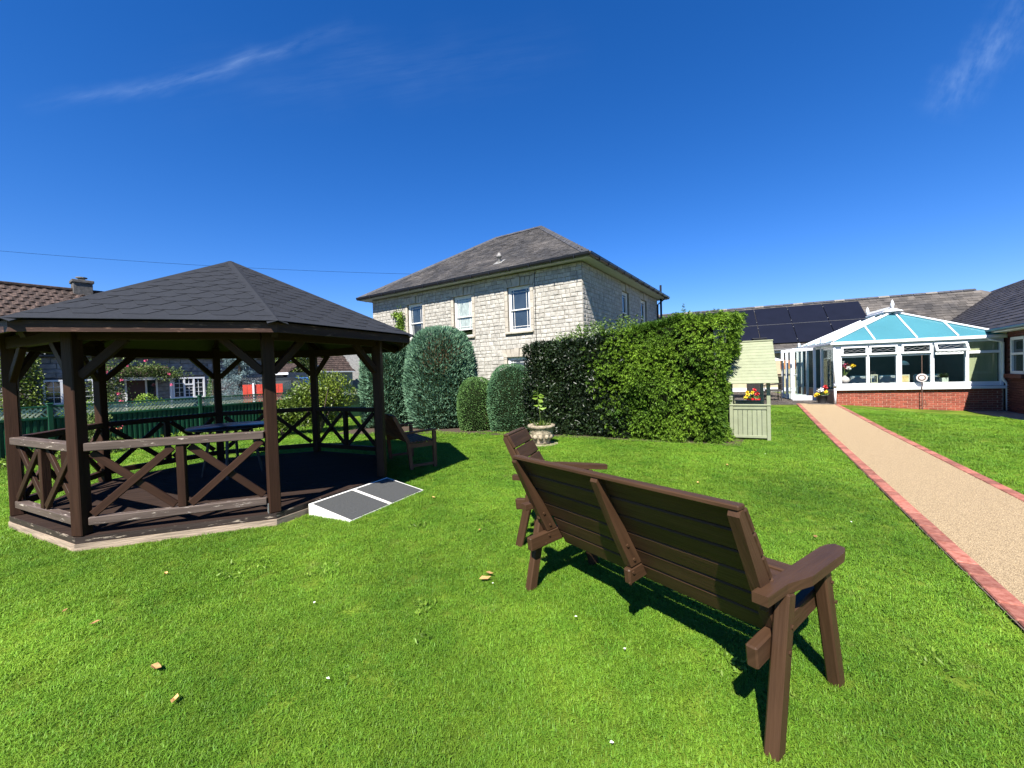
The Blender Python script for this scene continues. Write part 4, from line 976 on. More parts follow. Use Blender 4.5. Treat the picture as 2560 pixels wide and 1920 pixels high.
# ---------------------------------------------------------------- long range with solar panels, and the wing
RW = V2(-0.915, 0.403).normalized(); RN = V2(-RW.y * 1.0, RW.x) * -1.0    # RN faces the camera
RN = V2(-0.403, -0.915).normalized()
def make_range():
    E0 = V2(14.7, 22.4); t = thing('slate_range', 'long low building with slate roof carrying solar panels', 'building', (E0.x, E0.y, 0))
    ZEV, ZRG, RUN = 2.38, 5.12, 3.45; rise = Vector((0, 0, ZRG - ZEV)); bk = -RN * RUN
    L0, L1 = -12.0, 9.0        # along -RW (to the right) negative = left
    P = lambda a, o=0.0, z=0.0: Vector((E0.x, E0.y, 0)) - RW * a + RN * o + UPV * z
    w = MB(); w.box(P(-1.5, -0.35 - 0.1, 1.2), (21, 0.2, 2.4), RW, RN, UPV); wall = w.build('wall', CREAM, t)
    r_ = MB(); r_.poly([P(-12, 0.0, ZEV), P(9.4, 0.0, ZEV), P(9.4, -RUN, ZRG), P(-12, -RUN, ZRG)]); r_.poly([P(-12, -RUN, ZRG), P(9.4, -RUN, ZRG), P(11.5, -2 * RUN, ZEV), P(-12, -2 * RUN, ZEV)]); r_.poly([P(9.4, -RUN, ZRG), P(9.4, 0, ZEV), P(12.5, -RUN, ZEV + 1.6)])
    roof = r_.build('roof', SLATE2, t)
    X = -RW; Yd = (-RN * RUN + rise).normalized(); SL = (Vector((RUN, ZRG - ZEV))).length; s = MB()
    tile_roof(s, P(-10, 0.02, ZEV + 0.01), X, Yd, [(0, 0), (19.4, 0), (19.4, SL), (0, SL)], 0.34, 0.24, 0.012, 0.008)
    s.build('slates', SLATE2, roof)['kind'] = 'stuff'
    n = 40
    for i in range(n):
        a0, a1 = -11 + 20.2 * i / n, -11 + 20.2 * (i + 1) / n - 0.02; m = MB()
        for sg in (-1, 1): m.prism([P(a0, -RUN, ZRG + 0.08), P(a1, -RUN, ZRG + 0.08), P(a1, -RUN + sg * 0.12, ZRG - 0.01), P(a0, -RUN + sg * 0.12, ZRG - 0.01)], (0, 0, 0.02))
        m.build('ridge_tile', RIDGE if i % 4 else MORT_R, roof)
    # solar panels: two rows
    Zn = X.cross(Yd).normalized()
    for row in range(2):
        for c in range(8):
            u = 10 + 4.15 - (c + 1) * 1.72 + 0.9; v = 0.42 + row * 1.86
            ctr = P(-10, 0.0, ZEV) + X * u + Yd * (v + 0.90) + Zn * 0.10
            pn = MB().box(ctr, (1.69, 1.80, 0.035), X, Yd, Zn, ch=0.004).build('solar_panel', SOLAR, roof)
            if c < 5: MB().box(ctr + X * 0.86 + Yd * 0.6 + Zn * 0.008, (0.035, 0.07, 0.03), X, Yd, Zn).build('clamp', CLAMP, roof); MB().box(ctr + X * 0.86 - Yd * 0.6 + Zn * 0.008, (0.035, 0.07, 0.03), X, Yd, Zn).build('clamp', CLAMP, roof)
        if row == 0: MB().box(P(-10, 0, ZEV) + X * 8 + Yd * (0.42 + 1.83) + Zn * 0.115, (15, 0.02, 0.02), X, Yd, Zn).build('panel_rail', CLAMP, roof)
    g = MB().beam(P(-12, 0.07, ZEV - 0.03), P(9, 0.07, ZEV - 0.03), 0.11, 0.09, ch=0.02); g.build('gutter', mat('grey_gutter', (0.16, 0.16, 0.16), 0.5, 0.1, 5), t)
    MB().beam(P(-12, -0.02, ZEV - 0.12), P(9, -0.02, ZEV - 0.12), 0.03, 0.16).build('fascia', WPAINT, t)
    # vent box near the eaves, notice, sill board and white plinth on the wall
    q = P(-1.05, -0.5, ZEV + 0.52); vb = MB().box(q, (0.62, 0.4, 0.22), X, RN, UPV, ch=0.02); vb.box(q + UPV * 0.14, (0.72, 0.5, 0.05), X, RN, UPV, ch=0.01); vb.build('roof_vent', METAL_D, roof)
    MB().box(P(0.55, -0.34, 1.62), (1.25, 0.02, 0.62), X, RN, UPV).build('notice_board', mat('red_notice', (0.42, 0.05, 0.03), 0.6, 0.5, 3, c2=(0.62, 0.32, 0.10)), wall)
    MB().box(P(0.4, -0.335, 1.0), (2.4, 0.03, 0.06), X, RN, UPV).build('dado_rail', WOOD_D, wall)
    MB().box(P(0.0, -0.335, 0.18), (5.0, 0.03, 0.20), X, RN, UPV).build('plinth', WHITE, wall)
make_range()
def make_wing():
    t = thing('brick_wing', 'dark brick wing with slate roof at the edge of the lawn', 'building', (W0.x, W0.y, 0))
    O = Vector((W0.x, W0.y, 0)); n = E1; ZEV, ZRG, RUN = 2.42, 5.12, 3.45
    P = lambda a, o=0.0, z=0.0: O + E2 * a + E1 * o + UPV * z      # o positive = out towards the lawn
    win = (-1.33, -0.40, 1.02, 2.14)
    b = MB()
    for a0, a1, z0, z1 in ((-10, win[0], -0.3, 2.5), (win[1], 9, -0.3, 2.5), (win[0], win[1], -0.3, win[2]), (win[0], win[1], win[3], 2.5)):
        b.box(P((a0 + a1) / 2, -0.15 - 0.05, (z0 + z1) / 2), (a1 - a0, 0.3, z1 - z0), E2, E1, UPV)
    wall = b.build('wall', mat('wing_mortar', (0.10, 0.08, 0.07), 0.95, 0.2, 9), t)
    bm = MB().box((0, 0, 0), (0.215, 0.10, 0.065), ch=0.004).mesh('brick'); bm.materials.append(BRICK_D); rz = math.atan2(E2.y, E2.x); og = org_of(t); rest = MB()
    for r_ in range(36):
        z = -0.2 + r_ * 0.075
        if z > 2.4: break
        s = -3.0 - (0.1125 if r_ % 2 else 0)
        while s < 0.5:
            a, c = s + 0.1075, s
            if not (win[0] - 0.1 < a < win[1] + 0.1 and win[2] - 0.08 < z < win[3] + 0.02):
                if -1.75 < a < 0.15: link('brick', bm, None, wall, P(a, -0.042 + R.uniform(-0.002, 0.002), z) - og, rz)
                else: rest.box(P(a, -0.042, z), (0.215, 0.10, 0.065), E2, E1, UPV)
            s += 0.225
    rest.build('brickwork', BRICK_D, wall)['kind'] = 'stuff'
    w = MB()
    for a, c, d, e in ((win[0], win[0] + 0.09, win[2], win[3]), (win[1] - 0.09, win[1], win[2], win[3]), (win[0], win[1], win[3] - 0.09, win[3]), (win[0], win[1], win[2], win[2] + 0.09), (win[0], win[1], 1.60, 1.67)):
        w.box(P((a + c) / 2, 0.0, (d + e) / 2), (c - a, 0.07, e - d), E2, E1, UPV, ch=0.005)
    wd = w.build('window', WHITE, t); MB().box(P((win[0] + win[1]) / 2, -0.02, 1.58), (win[1] - win[0] - 0.15, 0.01, 1.0), E2, E1, UPV).build('pane', PANE, wd)
    MB().box(P((win[0] + win[1]) / 2, 0.06, win[2] - 0.06), (1.15, 0.16, 0.12), E2, E1, UPV, ch=0.01).build('sill', BRICK_D, wd)
    OV = 0.34
    r_ = MB(); r_.poly([P(-10, OV, ZEV), P(9.5, OV, ZEV), P(15, -RUN, ZRG), P(-10, -RUN, ZRG)]); r_.poly([P(-10, -RUN, ZRG), P(15, -RUN, ZRG), P(15, -2 * RUN - OV, ZEV), P(-10, -2 * RUN - OV, ZEV)]); r_.poly([P(-10, OV, ZEV), P(-10, -RUN, ZRG), P(-10, -2 * RUN - OV, ZEV)])
    roof = r_.build('roof', SLATE3, t)
    X = -E2; Yd = (-E1 * (RUN + OV) + UPV * (ZRG - ZEV)).normalized(); SL = math.hypot(RUN + OV, ZRG - ZEV)
    if X.cross(Yd).z < 0: X = -X
    s = MB(); o = P(-3.5, OV + 0.02, ZEV + 0.01); flip = X.dot(E2) > 0
    tile_roof(s, o, E2, Yd, [(0, 0), (12.6, 0), (18.3, SL), (0, SL)], 0.30, 0.24, 0.012, 0.006) if E2.cross(Yd).z > 0 else tile_roof(s, P(9.2, OV + 0.02, ZEV + 0.01), -E2, Yd, [(0, 0), (12.7, 0), (12.7, SL), (-5.6, SL)], 0.30, 0.24, 0.014, 0.006)
    s.build('slates', SLATE3, roof)['kind'] = 'stuff'
    MB().beam(P(9.6, OV, ZEV + 0.06), P(15.2, -RUN, ZRG + 0.06), 0.16, 0.03).build('valley_lining', MORT_R, roof)
    MB().beam(P(-10, OV + 0.06, ZEV - 0.03), P(0.4, OV + 0.06, ZEV - 0.03), 0.11, 0.09, ch=0.02).build('gutter', GUTTER, t)
    so_ = MB(); so_.box(P(-4.6, OV / 2 - 0.01, ZEV - 0.09), (10.6, OV, 0.02), E2, E1, UPV); so_.box(P(-4.6, OV - 0.01, ZEV - 0.05), (10.6, 0.022, 0.12), E2, E1, UPV); so_.build('soffit', WPAINT, t)
make_wing()

# ---------------------------------------------------------------- sage green arbour seat
def make_arbour():
    a = V2(0.90, -0.436).normalized(); b = V2(0.436, 0.90).normalized(); o = V2(4.47, 8.52); W, DPT = 0.72, 1.25
    t = thing('arbour_seat', 'sage green painted arbour seat with slatted gable roof beside the hedge', 'arbour', (o.x, o.y, 0))
    P = lambda u, v, z: Vector((o.x, o.y, 0)) + a * u + b * v + UPV * z
    for u in (0.03, W - 0.03):
        for v in (0.03, DPT - 0.03):
            MB().box(P(u, v, 0.70), (0.065, 0.065, 1.40), a, b, UPV, ch=0.005).build('post', GREEN_P, t)
    for v, sg in ((0.03, -1), (DPT - 0.03, 1)):
        n = 7
        for i in range(n):
            u = 0.065 + (W - 0.13) * (i + 0.5) / n; MB().box(P(u, v, 0.345), ((W - 0.13) / n - 0.006, 0.018, 0.56), a, b, UPV, ch=0.004).build('panel_board', GREEN_P, t)
        MB().box(P(W / 2, v, 0.665), (W - 0.128, 0.05, 0.075), a, b, UPV, ch=0.005).build('panel_rail', GREEN_P, t)
        MB().box(P(W / 2, v, 0.075), (W - 0.128, 0.04, 0.055), a, b, UPV, ch=0.005).build('panel_rail', GREEN_P, t)
        MB().box(P(W / 2 + 0.0, v, 0.718), (W + 0.02, 0.09, 0.028), a, b, UPV, ch=0.006).build('armrest', GREEN_P, t)
        # gable roof slopes of horizontal boards
        v0, z0, v1, z1 = (-0.20, 1.155, DPT / 2, 2.02) if sg < 0 else (DPT + 0.20, 1.155, DPT / 2, 2.02)
        A, B = P(-0.10, v0, z0), P(-0.10, v1, z1); d = (B - A); L = d.length; d.normalize(); n = 14; nn = a.cross(d) if sg < 0 else d.cross(a)
        for i in range(n):
            c = A + d * (L * (i + 0.5) / n) + a * ((W + 0.20) / 2) + nn * (0.012 + 0.0)
            MB().box(c, (W + 0.24 + (0 if i else 0), L / n + 0.006, 0.016), a, (d + nn * -0.07).normalized(), (nn + d * 0.07).normalized(), ch=0.003).build('roof_board', GREEN_P, t)
        for u in (0.03, W - 0.03):
            MB().beam(P(u, v0 * 0.8 + v1 * 0.2, z0 * 0.8 + z1 * 0.2 - 0.04), P(u, v1, z1 - 0.045), 0.04, 0.05).build('rafter', GREEN_P, t)
    MB().box(P(W / 2, DPT / 2, 2.035), (W + 0.26, 0.09, 0.03), a, b, UPV, ch=0.005).build('ridge_board', GREEN_P, t)
    for i in range(5): MB().box(P(0.16 + i * 0.105, DPT / 2, 0.44), (0.095, DPT - 0.10, 0.02), a, b, UPV, ch=0.003).build('seat_slat', GREEN_P, t)
    for i in range(8): MB().box(P(0.15 - 0.012 * i, DPT / 2, 0.52 + i * 0.062), (0.016, DPT - 0.14, 0.048), a, b, UPV, ch=0.003).build('back_slat', GREEN_P, t)
make_arbour()

# ---------------------------------------------------------------- green fence with trellis top
def make_fence():
    t = thing('garden_fence', 'dark green ribbed fence topped with pale diagonal trellis', 'fence', (FB.x, FB.y, 0))
    P = lambda s, z, o=0.0: Vector((FB.x, FB.y, 0)) + FD * s + UPV * z - FN * o
    s0, pl = 3.62 - 2.9 * 3, 2.9
    for i in range(6):
        a = s0 + i * pl
        MB().box(P(a, 0.575, 0.012), (0.085, 0.085, 1.15), FD, FN, UPV, ch=0.008).build('post', FENCE, t)
        MB().box(P(a, 1.165, 0.012), (0.11, 0.11, 0.03), FD, FN, UPV, ch=0.01).build('post_cap', FENCE, t)
        if i == 5: break
        b = a + pl; mid = (a + b) / 2
        MB().box(P(mid, 1.105, 0.01), (pl - 0.09, 0.05, 0.035), FD, FN, UPV, ch=0.005).build('top_rail', FENCE, t)
        MB().box(P(mid, 0.855, 0.01), (pl - 0.09, 0.06, 0.05), FD, FN, UPV, ch=0.005).build('mid_rail', FENCE, t)
        sh = MB().box(P(mid, 0.42, -0.012), (pl - 0.09, 0.008, 0.82), FD, FN, UPV); sh.build('sheet', FENCE, t)
        n = int(pl / 0.105)
        for k in range(n):
            s = a + 0.08 + k * (pl - 0.14) / n
            if s < -4 or s > 7.9: continue
            MB().prism([P(s, 0.02, -0.008), P(s + 0.012, 0.02, 0.022), P(s + 0.055, 0.02, 0.022), P(s + 0.067, 0.02, -0.008)], (0, 0, 0.80)).build('rib', FENCE, t)
        la = MB(); z0, z1 = 0.885, 1.082; h = z1 - z0; x = a + 0.05
        while x < b - 0.05 - h * 0.5:
            la.beam(P(x, z0, 0.016), P(min(b - 0.05, x + h), z1, 0.016), 0.008, 0.026, up=tuple(-FN)) if False else la.beam(P(x, z0, 0.016), P(x + h, z1, 0.016), 0.008, 0.028)
            la.beam(P(x + h, z0, 0.006), P(x, z1, 0.006), 0.008, 0.030); x += 0.082
        la.build('trellis', TRELL, t)['kind'] = 'stuff'
make_fence()

# ---------------------------------------------------------------- neighbouring houses seen past the gazebo
BD, BN, BP = V2(0.6, 0.8), V2(0.8, -0.6), V2(-15.1, 19.3)
def cottage_window(parent, P, e, n, x0, x1, z0, z1, lights):
    at = lambda x, z, o: P + e * x + UPV * z + n * o
    fr = MB(); f = 0.07
    for a, b, c, d in ((x0, x1, z1 - f, z1), (x0, x1, z0, z0 + f), (x0, x0 + f, z0 + f, z1 - f), (x1 - f, x1, z0 + f, z1 - f)):
        fr.box(at((a + b) / 2, (c + d) / 2, 0.02), (b - a, d - c, 0.08), e, UPV, n)
    w = fr.build('window', WHITE, parent); k = len(lights); ww = (x1 - x0 - 2 * f) / k
    MB().box(at((x0 + x1) / 2, (z0 + z1) / 2, 0.0), (x1 - x0 - 0.1, z1 - z0 - 0.1, 0.01), e, UPV, n).build('pane', PANE, w)
    for i, op in enumerate(lights):
        xa = x0 + f + i * ww; xb = xa + ww
        if i: MB().box(at(xa, (z0 + z1) / 2, 0.022), (0.07, z1 - z0 - 2 * f, 0.07), e, UPV, n).build('mullion', WHITE, w)
        zt = z1 - f
        if op: zt = z1 - f - 0.26; MB().box(at((xa + xb) / 2, zt, 0.024), (ww - 0.07, 0.07, 0.066), e, UPV, n).build('transom', WHITE, w)
        for q in range(1, 4): MB().box(at((xa + xb) / 2, z0 + f + (zt - z0 - f) * q / 4, 0.018), (ww - 0.07, 0.018, 0.03), e, UPV, n).build('glazing_bar', WHITE, w)
        MB().box(at((xa + xb) / 2, (z0 + z1) / 2, 0.019), (0.018, z1 - z0 - 2 * f, 0.03), e, UPV, n).build('glazing_bar', WHITE, w)
def make_bungalow():
    t = thing('bungalow', 'grey stone bungalow with brown tiled roof beyond the green fence', 'house', (BP.x, BP.y, 0))
    O = Vector((BP.x, BP.y, 0)); P = lambda a, o=0.0, z=0.0: O + BD * a + BN * o + UPV * z
    ZE, ZR, T0, T1 = 2.78, 5.95, -10.0, 3.3
    b = MB(); b.box(P((T0 + T1) / 2, -4.05, 1.2), (T1 - T0, 8.0, 3.3), BD, BN, UPV)
    b.prism([P(T1, 0, 2.8), P(T1, -8, 2.8), P(T1, -4, 5.85)], -BD * (T1 - T0)); wall = b.build('wall', BUNGM, t)
    holes = [(-0.58, 0.65, 0.86, 1.82), (-2.15, -1.12, -0.4, 1.78), (-4.5, -3.1, 0.86, 1.82)]
    st = stone_face(O, BD, BN, 0, 0, 0, []) ; rest = MB(); hs = [(a - T0, c - T0, d, e) for a, c, d, e in holes]
    stones = stone_face(P(T0), BD, BN, T1 - T0, -0.3, ZE, hs, 0.11, 0.22, 0.28, 0.60)
    stones.sort(key=lambda q: -(q[0] + q[2] * 0.4))
    for i, (x, l, z, h) in enumerate(stones):
        if 6.5 < x < 13.0 and 0.8 < z < 2.5 and i < 400 and (x > 9 or z > 1.7): stone_mb(P(T0), BD, BN, x, l, z, h).build('stone', BUNGST, wall)
        else: stone_mb(P(T0), BD, BN, x, l, z, h, rest)
    rest.build('stonework', BUNGST, wall)['kind'] = 'stuff'
    cottage_window(t, O, BD, BN, -0.58, 0.65, 0.86, 1.82, (False, True, False)); cottage_window(t, O, BD, BN, -4.5, -3.1, 0.86, 1.82, (False, True, False))
    dr = MB().box(P(-1.83, 0.0, 0.70), (0.62, 0.04, 2.1), BD, BN, UPV, ch=0.01).build('door', DOORB, t)
    for x in (-2.16, -1.50, -1.14): MB().box(P(x, 0.03, 0.70), (0.06, 0.08, 2.15), BD, BN, UPV).build('door_frame', WHITE, dr)
    MB().box(P(-1.32, 0.02, 0.70), (0.30, 0.02, 2.0), BD, BN, UPV).build('side_light', PANE, dr)
    # porch canopy
    pr = MB(); tile_roof(pr, P(-2.65, 0.95, 1.86), BD, (BN * -0.95 + UPV * 0.52).normalized(), [(0, 0), (1.85, 0), (1.85, 1.08), (0, 1.08)], 0.20, 0.24, 0.02, 0.004, curved=True) if BD.cross(BN * -0.95 + UPV * 0.5).z > 0 else tile_roof(pr, P(-0.80, 0.95, 1.86), -BD, (BN * -0.95 + UPV * 0.52).normalized(), [(0, 0), (1.85, 0), (1.85, 1.08), (0, 1.08)], 0.20, 0.24, 0.02, 0.004, curved=True)
    pc = pr.build('porch_roof', PANT, t); MB().box(P(-1.72, 0.95, 1.79), (1.95, 0.03, 0.13), BD, BN, UPV).build('porch_fascia', WPAINT, pc); MB().box(P(-1.72, 0.5, 1.83), (1.85, 0.95, 0.03), BD, BN, UPV).build('porch_soffit', WPAINT, pc)
    for x in (-2.6, -0.85): MB().box(P(x, 0.9, 0.7), (0.08, 0.08, 2.1), BD, BN, UPV).build('porch_post', WPAINT, t)
    # roof
    ov = 0.16; r_ = MB(); r_.poly([P(T0, ov, ZE), P(T1 + 0.2, ov, ZE), P(T1 + 0.2, -4, ZR), P(T0, -4, ZR)]); r_.poly([P(T0, -4, ZR), P(T1 + 0.2, -4, ZR), P(T1 + 0.2, -8, ZE), P(T0, -8, ZE)]); roof = r_.build('roof', PANT, t)
    Y = (BN * -(4 + ov) + UPV * (ZR - ZE)); SL = Y.length; Y.normalize(); tl = MB(); X = BD if BD.cross(Y).z > 0 else -BD
    o_ = P(T0, ov, ZE + 0.02) if X.dot(BD) > 0 else P(T1 + 0.2, ov, ZE + 0.02)
    tile_roof(tl, o_, X, Y, [(0, 0), (T1 - T0 + 0.2, 0), (T1 - T0 + 0.2, SL), (0, SL)], 0.29, 0.32, 0.02, 0.006, curved=True); tl.build('tiles', PANT, roof)['kind'] = 'stuff'
    MB().beam(P(T0, -4, ZR + 0.06), P(T1 + 0.2, -4, ZR + 0.06), 0.26, 0.14, ch=0.05).build('ridge', PANT, roof)
    MB().beam(P(T0, ov + 0.06, ZE - 0.04), P(T1 + 0.2, ov + 0.06, ZE - 0.04), 0.11, 0.10, ch=0.02).build('gutter', GUTTER, t)
    c = MB().box(P(-2.77, -4, 5.95), (0.64, 0.64, 1.0), BD, BN, UPV, ch=0.01); c.box(P(-2.77, -4, 6.40), (0.74, 0.74, 0.14), BD, BN, UPV, ch=0.02); ch_ = c.build('chimney', mat('chimney_stone', (0.085, 0.080, 0.076), 0.9, 0.35, 9, 0.4, 40), roof)
    MB().lathe([(0.13, 0), (0.12, 0.12), (0.20, 0.13), (0.20, 0.17), (0.0, 0.20)], P(-2.77, -4, 6.46), 14).build('chimney_pot', MORT_R, ch_)
    # projecting gable at the far end
    g = MB(); g.prism([P(-9.4, 0.0, 0), P(-4.75, 0.0, 0), P(-4.75, 0.0, 3.2), P(-6.95, 0.0, 5.3), P(-9.4, 0.0, 3.2)], BN * 0.28); gb = g.build('gable', BUNGM, t); gs = MB()
    for x, l, z, h in stone_face(P(-5.75, 0.28), BD, BN, 1.0, -0.2, 3.1, [], 0.08, 0.15, 0.2, 0.45): stone_mb(P(-5.75, 0.28), BD, BN, x, l, z, h, gs)
    gs.build('gable_stonework', BUNGST, gb)['kind'] = 'stuff'
    for x0, z0 in ((-4.35, 2.85), (-9.7, 2.95)): MB().beam(P(x0, 0.36, z0), P(-6.95, 0.36, 5.48), 0.10, 0.2).build('bargeboard', WPAINT, gb)
    MB().prism([P(-4.30, 0.42, 2.95), P(-6.95, 0.42, 5.60), P(-6.95, 0.42, 5.68), P(-4.22, 0.42, 2.95)], BN * -3.4).build('gable_roof', PANT, roof)
    # aerial
    a = P(1.2, -4, ZR); ae = MB().tube([a, a + UPV * 1.15], 0.016, 6); ae.tube([a + UPV * 1.05 - BD * 0.5, a + UPV * 1.12 + BD * 0.45], 0.010, 5)
    for k in range(6): q = a + UPV * (1.055 + k * 0.012) + BD * (-0.45 + k * 0.17); ae.tube([q - BN * 0.14, q + BN * 0.14], 0.006, 4)
    ae.build('aerial', METAL_D, roof)
make_bungalow()
def make_cottage():
    o = V2(-19.2, 40.0); gn = V2(-0.50, -0.866); sn = V2(0.866, -0.50)     # gable normal, side normal
    t = thing('stone_outbuilding', 'small grey stone outbuilding with brown tiled gable roof behind the bush', 'outbuilding', (o.x, o.y, 0))
    P = lambda u, v, z: Vector((o.x, o.y, 0)) + sn * u - gn * v + UPV * z     # u across the gable, v back
    W, L, ZE, ZR = 3.0, 3.4, 2.45, 3.95
    b = MB(); b.prism([P(-W / 2, 0, 0), P(W / 2, 0, 0), P(W / 2, 0, ZE), P(0, 0, ZR), P(-W / 2, 0, ZE)], -gn * L); wall = b.build('wall', BUNGST, t)
    for sg in (1, -1):
        A, B = P(sg * (W / 2 + 0.2), -0.2, ZE - 0.18), P(0, -0.2, ZR + 0.03); Y = (B - A); SL = Y.length; Y.normalize(); X = -gn; s = MB()
        if X.cross(Y).z < 0: X = -X; A = A - gn * (L + 0.3)
        tile_roof(s, A, X, Y, [(0, 0), (L + 0.3, 0), (L + 0.3, SL), (0, SL)], 0.28, 0.28, 0.03, 0.008); s.poly([P(sg * (W / 2 + 0.2), -0.2, ZE - 0.18), P(sg * (W / 2 + 0.2), L + 0.1, ZE - 0.18), P(0, L + 0.1, ZR + 0.02), P(0, -0.2, ZR + 0.02)]); s.build('roof_slope', PANT, t)
        MB().beam(P(sg * (W / 2 + 0.2), -0.22, ZE - 0.22), P(0, -0.22, ZR - 0.02), 0.05, 0.16).build('bargeboard', WPAINT, t)
        MB().beam(P(sg * (W / 2 + 0.25), -0.2, ZE - 0.20), P(sg * (W / 2 + 0.25), L, ZE - 0.20), 0.1, 0.1).build('gutter', WHITE, t)
    MB().box(P(0.75, -0.03, 1.4), (0.45, 2.0, 0.06), sn, UPV, gn).build('door', WHITE, t)
    MB().box(P(W / 2 + 0.02, 1.8, 1.9), (0.02, 0.3, 0.25), sn, gn, UPV).build('wall_plate', WHITE, t)
make_cottage()
def make_far_house():
    o = V2(-17.4, 45.0); t = thing('gabled_house', 'tall plain grey stone house wall behind the outbuilding roof', 'house', (o.x, o.y, 0))
    P = lambda u, v, z: Vector((o.x + u, o.y + v, z))
    b = MB(); b.prism([P(-3.6, 0, 0), P(5.2, 0, 0), P(5.2, 0, 4.6), P(0.8, 0, 6.3), P(-3.6, 0, 4.6)], (0, 8, 0)); b.build('wall', BUNGST, t)
    for u0, u1 in ((-3.9, 0.8), (5.5, 0.8)): MB().prism([P(u0, -0.2, 4.5), P(u1, -0.2, 6.3), P(u1, -0.2, 6.42), P(u0, -0.2, 4.62)], (0, 8.4, 0)).build('roof', PANT, t)
    MB().tube([P(-1.2, -0.1, 0), P(-1.2, -0.1, 3.4), P(-1.5, -0.1, 3.6)], 0.06, 8).build('pipe', GUTTER, t)
    a = P(-0.6, 1.0, 6.0); ae = MB().tube([a, a + UPV * 2.7], 0.025, 6)
    for z, dx in ((2.65, -0.3), (1.75, 0.4)):
        ae.tube([a + UPV * z - Vector((0.9 - dx, 0, -0.05)), a + UPV * (z + 0.05) + Vector((0.9 + dx, 0, -0.12))], 0.014, 5)
        for k in range(8): q = a + UPV * z + Vector((-0.8 + k * 0.22 + dx, 0, 0.02)); ae.tube([q - Vector((0.05, 0.2, 0.1)), q + Vector((0.05, 0.2, 0.1))], 0.008, 4)
    ae.build('aerial', METAL_D, t)
make_far_house()
def make_garage():
    o = V2(-19.6, 31.5); t = thing('tiled_garage', 'low garage with brown tiled roof and white fascia', 'garage', (o.x, o.y, 0)); P = lambda u, v, z: Vector((o.x + u, o.y + v, z))
    b = MB()
    for q, s in (((-2.4, 2, 1.0), (0.3, 4, 2.3)), ((2.4, 2, 1.0), (0.3, 4, 2.3)), ((0, 4, 1.0), (5, 0.3, 2.3)), ((0, 0.1, 1.98), (5, 0.2, 0.35))): b.box(P(*q), s)
    b.build('wall', BUNGST, t); s = MB(); tile_roof(s, P(-2.8, -0.3, 2.12), (1, 0, 0), Vector((0, 0.93, 0.37)), [(0, 0), (5.6, 0), (5.6, 1.9), (0, 1.9)], 0.28, 0.28, 0.03, 0.008); s.poly([P(-2.8, -0.3, 2.1), P(2.8, -0.3, 2.1), P(2.8, 1.5, 2.82), P(-2.8, 1.5, 2.82)]); s.build('roof_slope', PANT, t)
    MB().box(P(0, -0.32, 2.06), (5.6, 0.04, 0.16)).build('fascia', WHITE, t); MB().box(P(0, 0.3, 0.9), (4.4, 0.06, 1.9), ch=0.01).build('door', METAL_D, t)
make_garage()
def make_car():
    o = V2(-10.3, 20.3); t = thing('parked_car', 'dark parked car behind the fence and leafy bush', 'car', (o.x, o.y, 0)); P = lambda u, v, z: Vector((o.x + u, o.y + v, z))
    low = [(-2.15, 0.35), (2.15, 0.35), (2.2, 0.75), (1.95, 0.98), (1.05, 1.04), (-1.9, 1.06), (-2.18, 0.85)]
    MB().prism([P(u, -0.88, z) for u, z in low], (0, 1.76, 0)).build('body', CARP, t)
    cab = [(-1.95, 1.05), (1.05, 1.04), (0.35, 1.60), (0.0, 1.66), (-1.5, 1.66), (-1.85, 1.55)]
    MB().prism([P(u * 0.98, -0.76, z) for u, z in cab], (0, 1.52, 0)).build('cabin', CARP, t)
    for a, b in ((-1.70, -0.95), (-0.88, -0.10), (-0.03, 0.62)):
        for sy in (-1, 1): MB().prism([P(a, sy * 0.765, 1.10), P(b + 0.12 * (b > 0), sy * 0.765, 1.10), P(b - 0.2 * (b > 0.3), sy * 0.765, 1.52), P(a + 0.02, sy * 0.765, 1.52)], (0, sy * 0.008, 0)).build('window', PANE, t)
    for u in (-1.35, 1.35):
        for sy in (-1, 1):
            w = MB().tube([P(u, sy * 0.72, 0.33), P(u, sy * 0.92, 0.33)], 0.33, 20).build('tyre', GUTTER, t); MB().tube([P(u, sy * 0.925, 0.33), P(u, sy * 0.93, 0.33)], 0.2, 14).build('rim', ALU, w)
    for sy in (-0.6, 0.6): MB().box(P(2.16, sy, 0.78), (0.08, 0.32, 0.12), ch=0.02).build('headlight', WHITE, t)
    MB().box(P(-0.5, -0.885, 0.80), (2.6, 0.02, 0.05)).build('side_trim', ALU, t)
make_car()
def make_red_screen():
    a, b = V2(-10.3, 15.8), V2(-9.1, 16.6); d = (b - a).normalized(); t = thing('red_screen', 'red boarded screen with white posts beyond the fence', 'screen', (a.x, a.y, 0)); n = V2(d.y, -d.x)
    for i in range(9): q = a + d * (0.09 + i * 0.15); MB().box(Vector((q.x, q.y, 0.72)), (0.14, 0.02, 1.36), d, n, UPV, ch=0.003).build('board', ORED, t)
    for s in (0.36, 1.02): q = a + d * s + n * 0.03; MB().box(Vector((q.x, q.y, 0.73)), (0.06, 0.06, 1.46), d, n, UPV).build('post', WHITE, t)
make_red_screen()

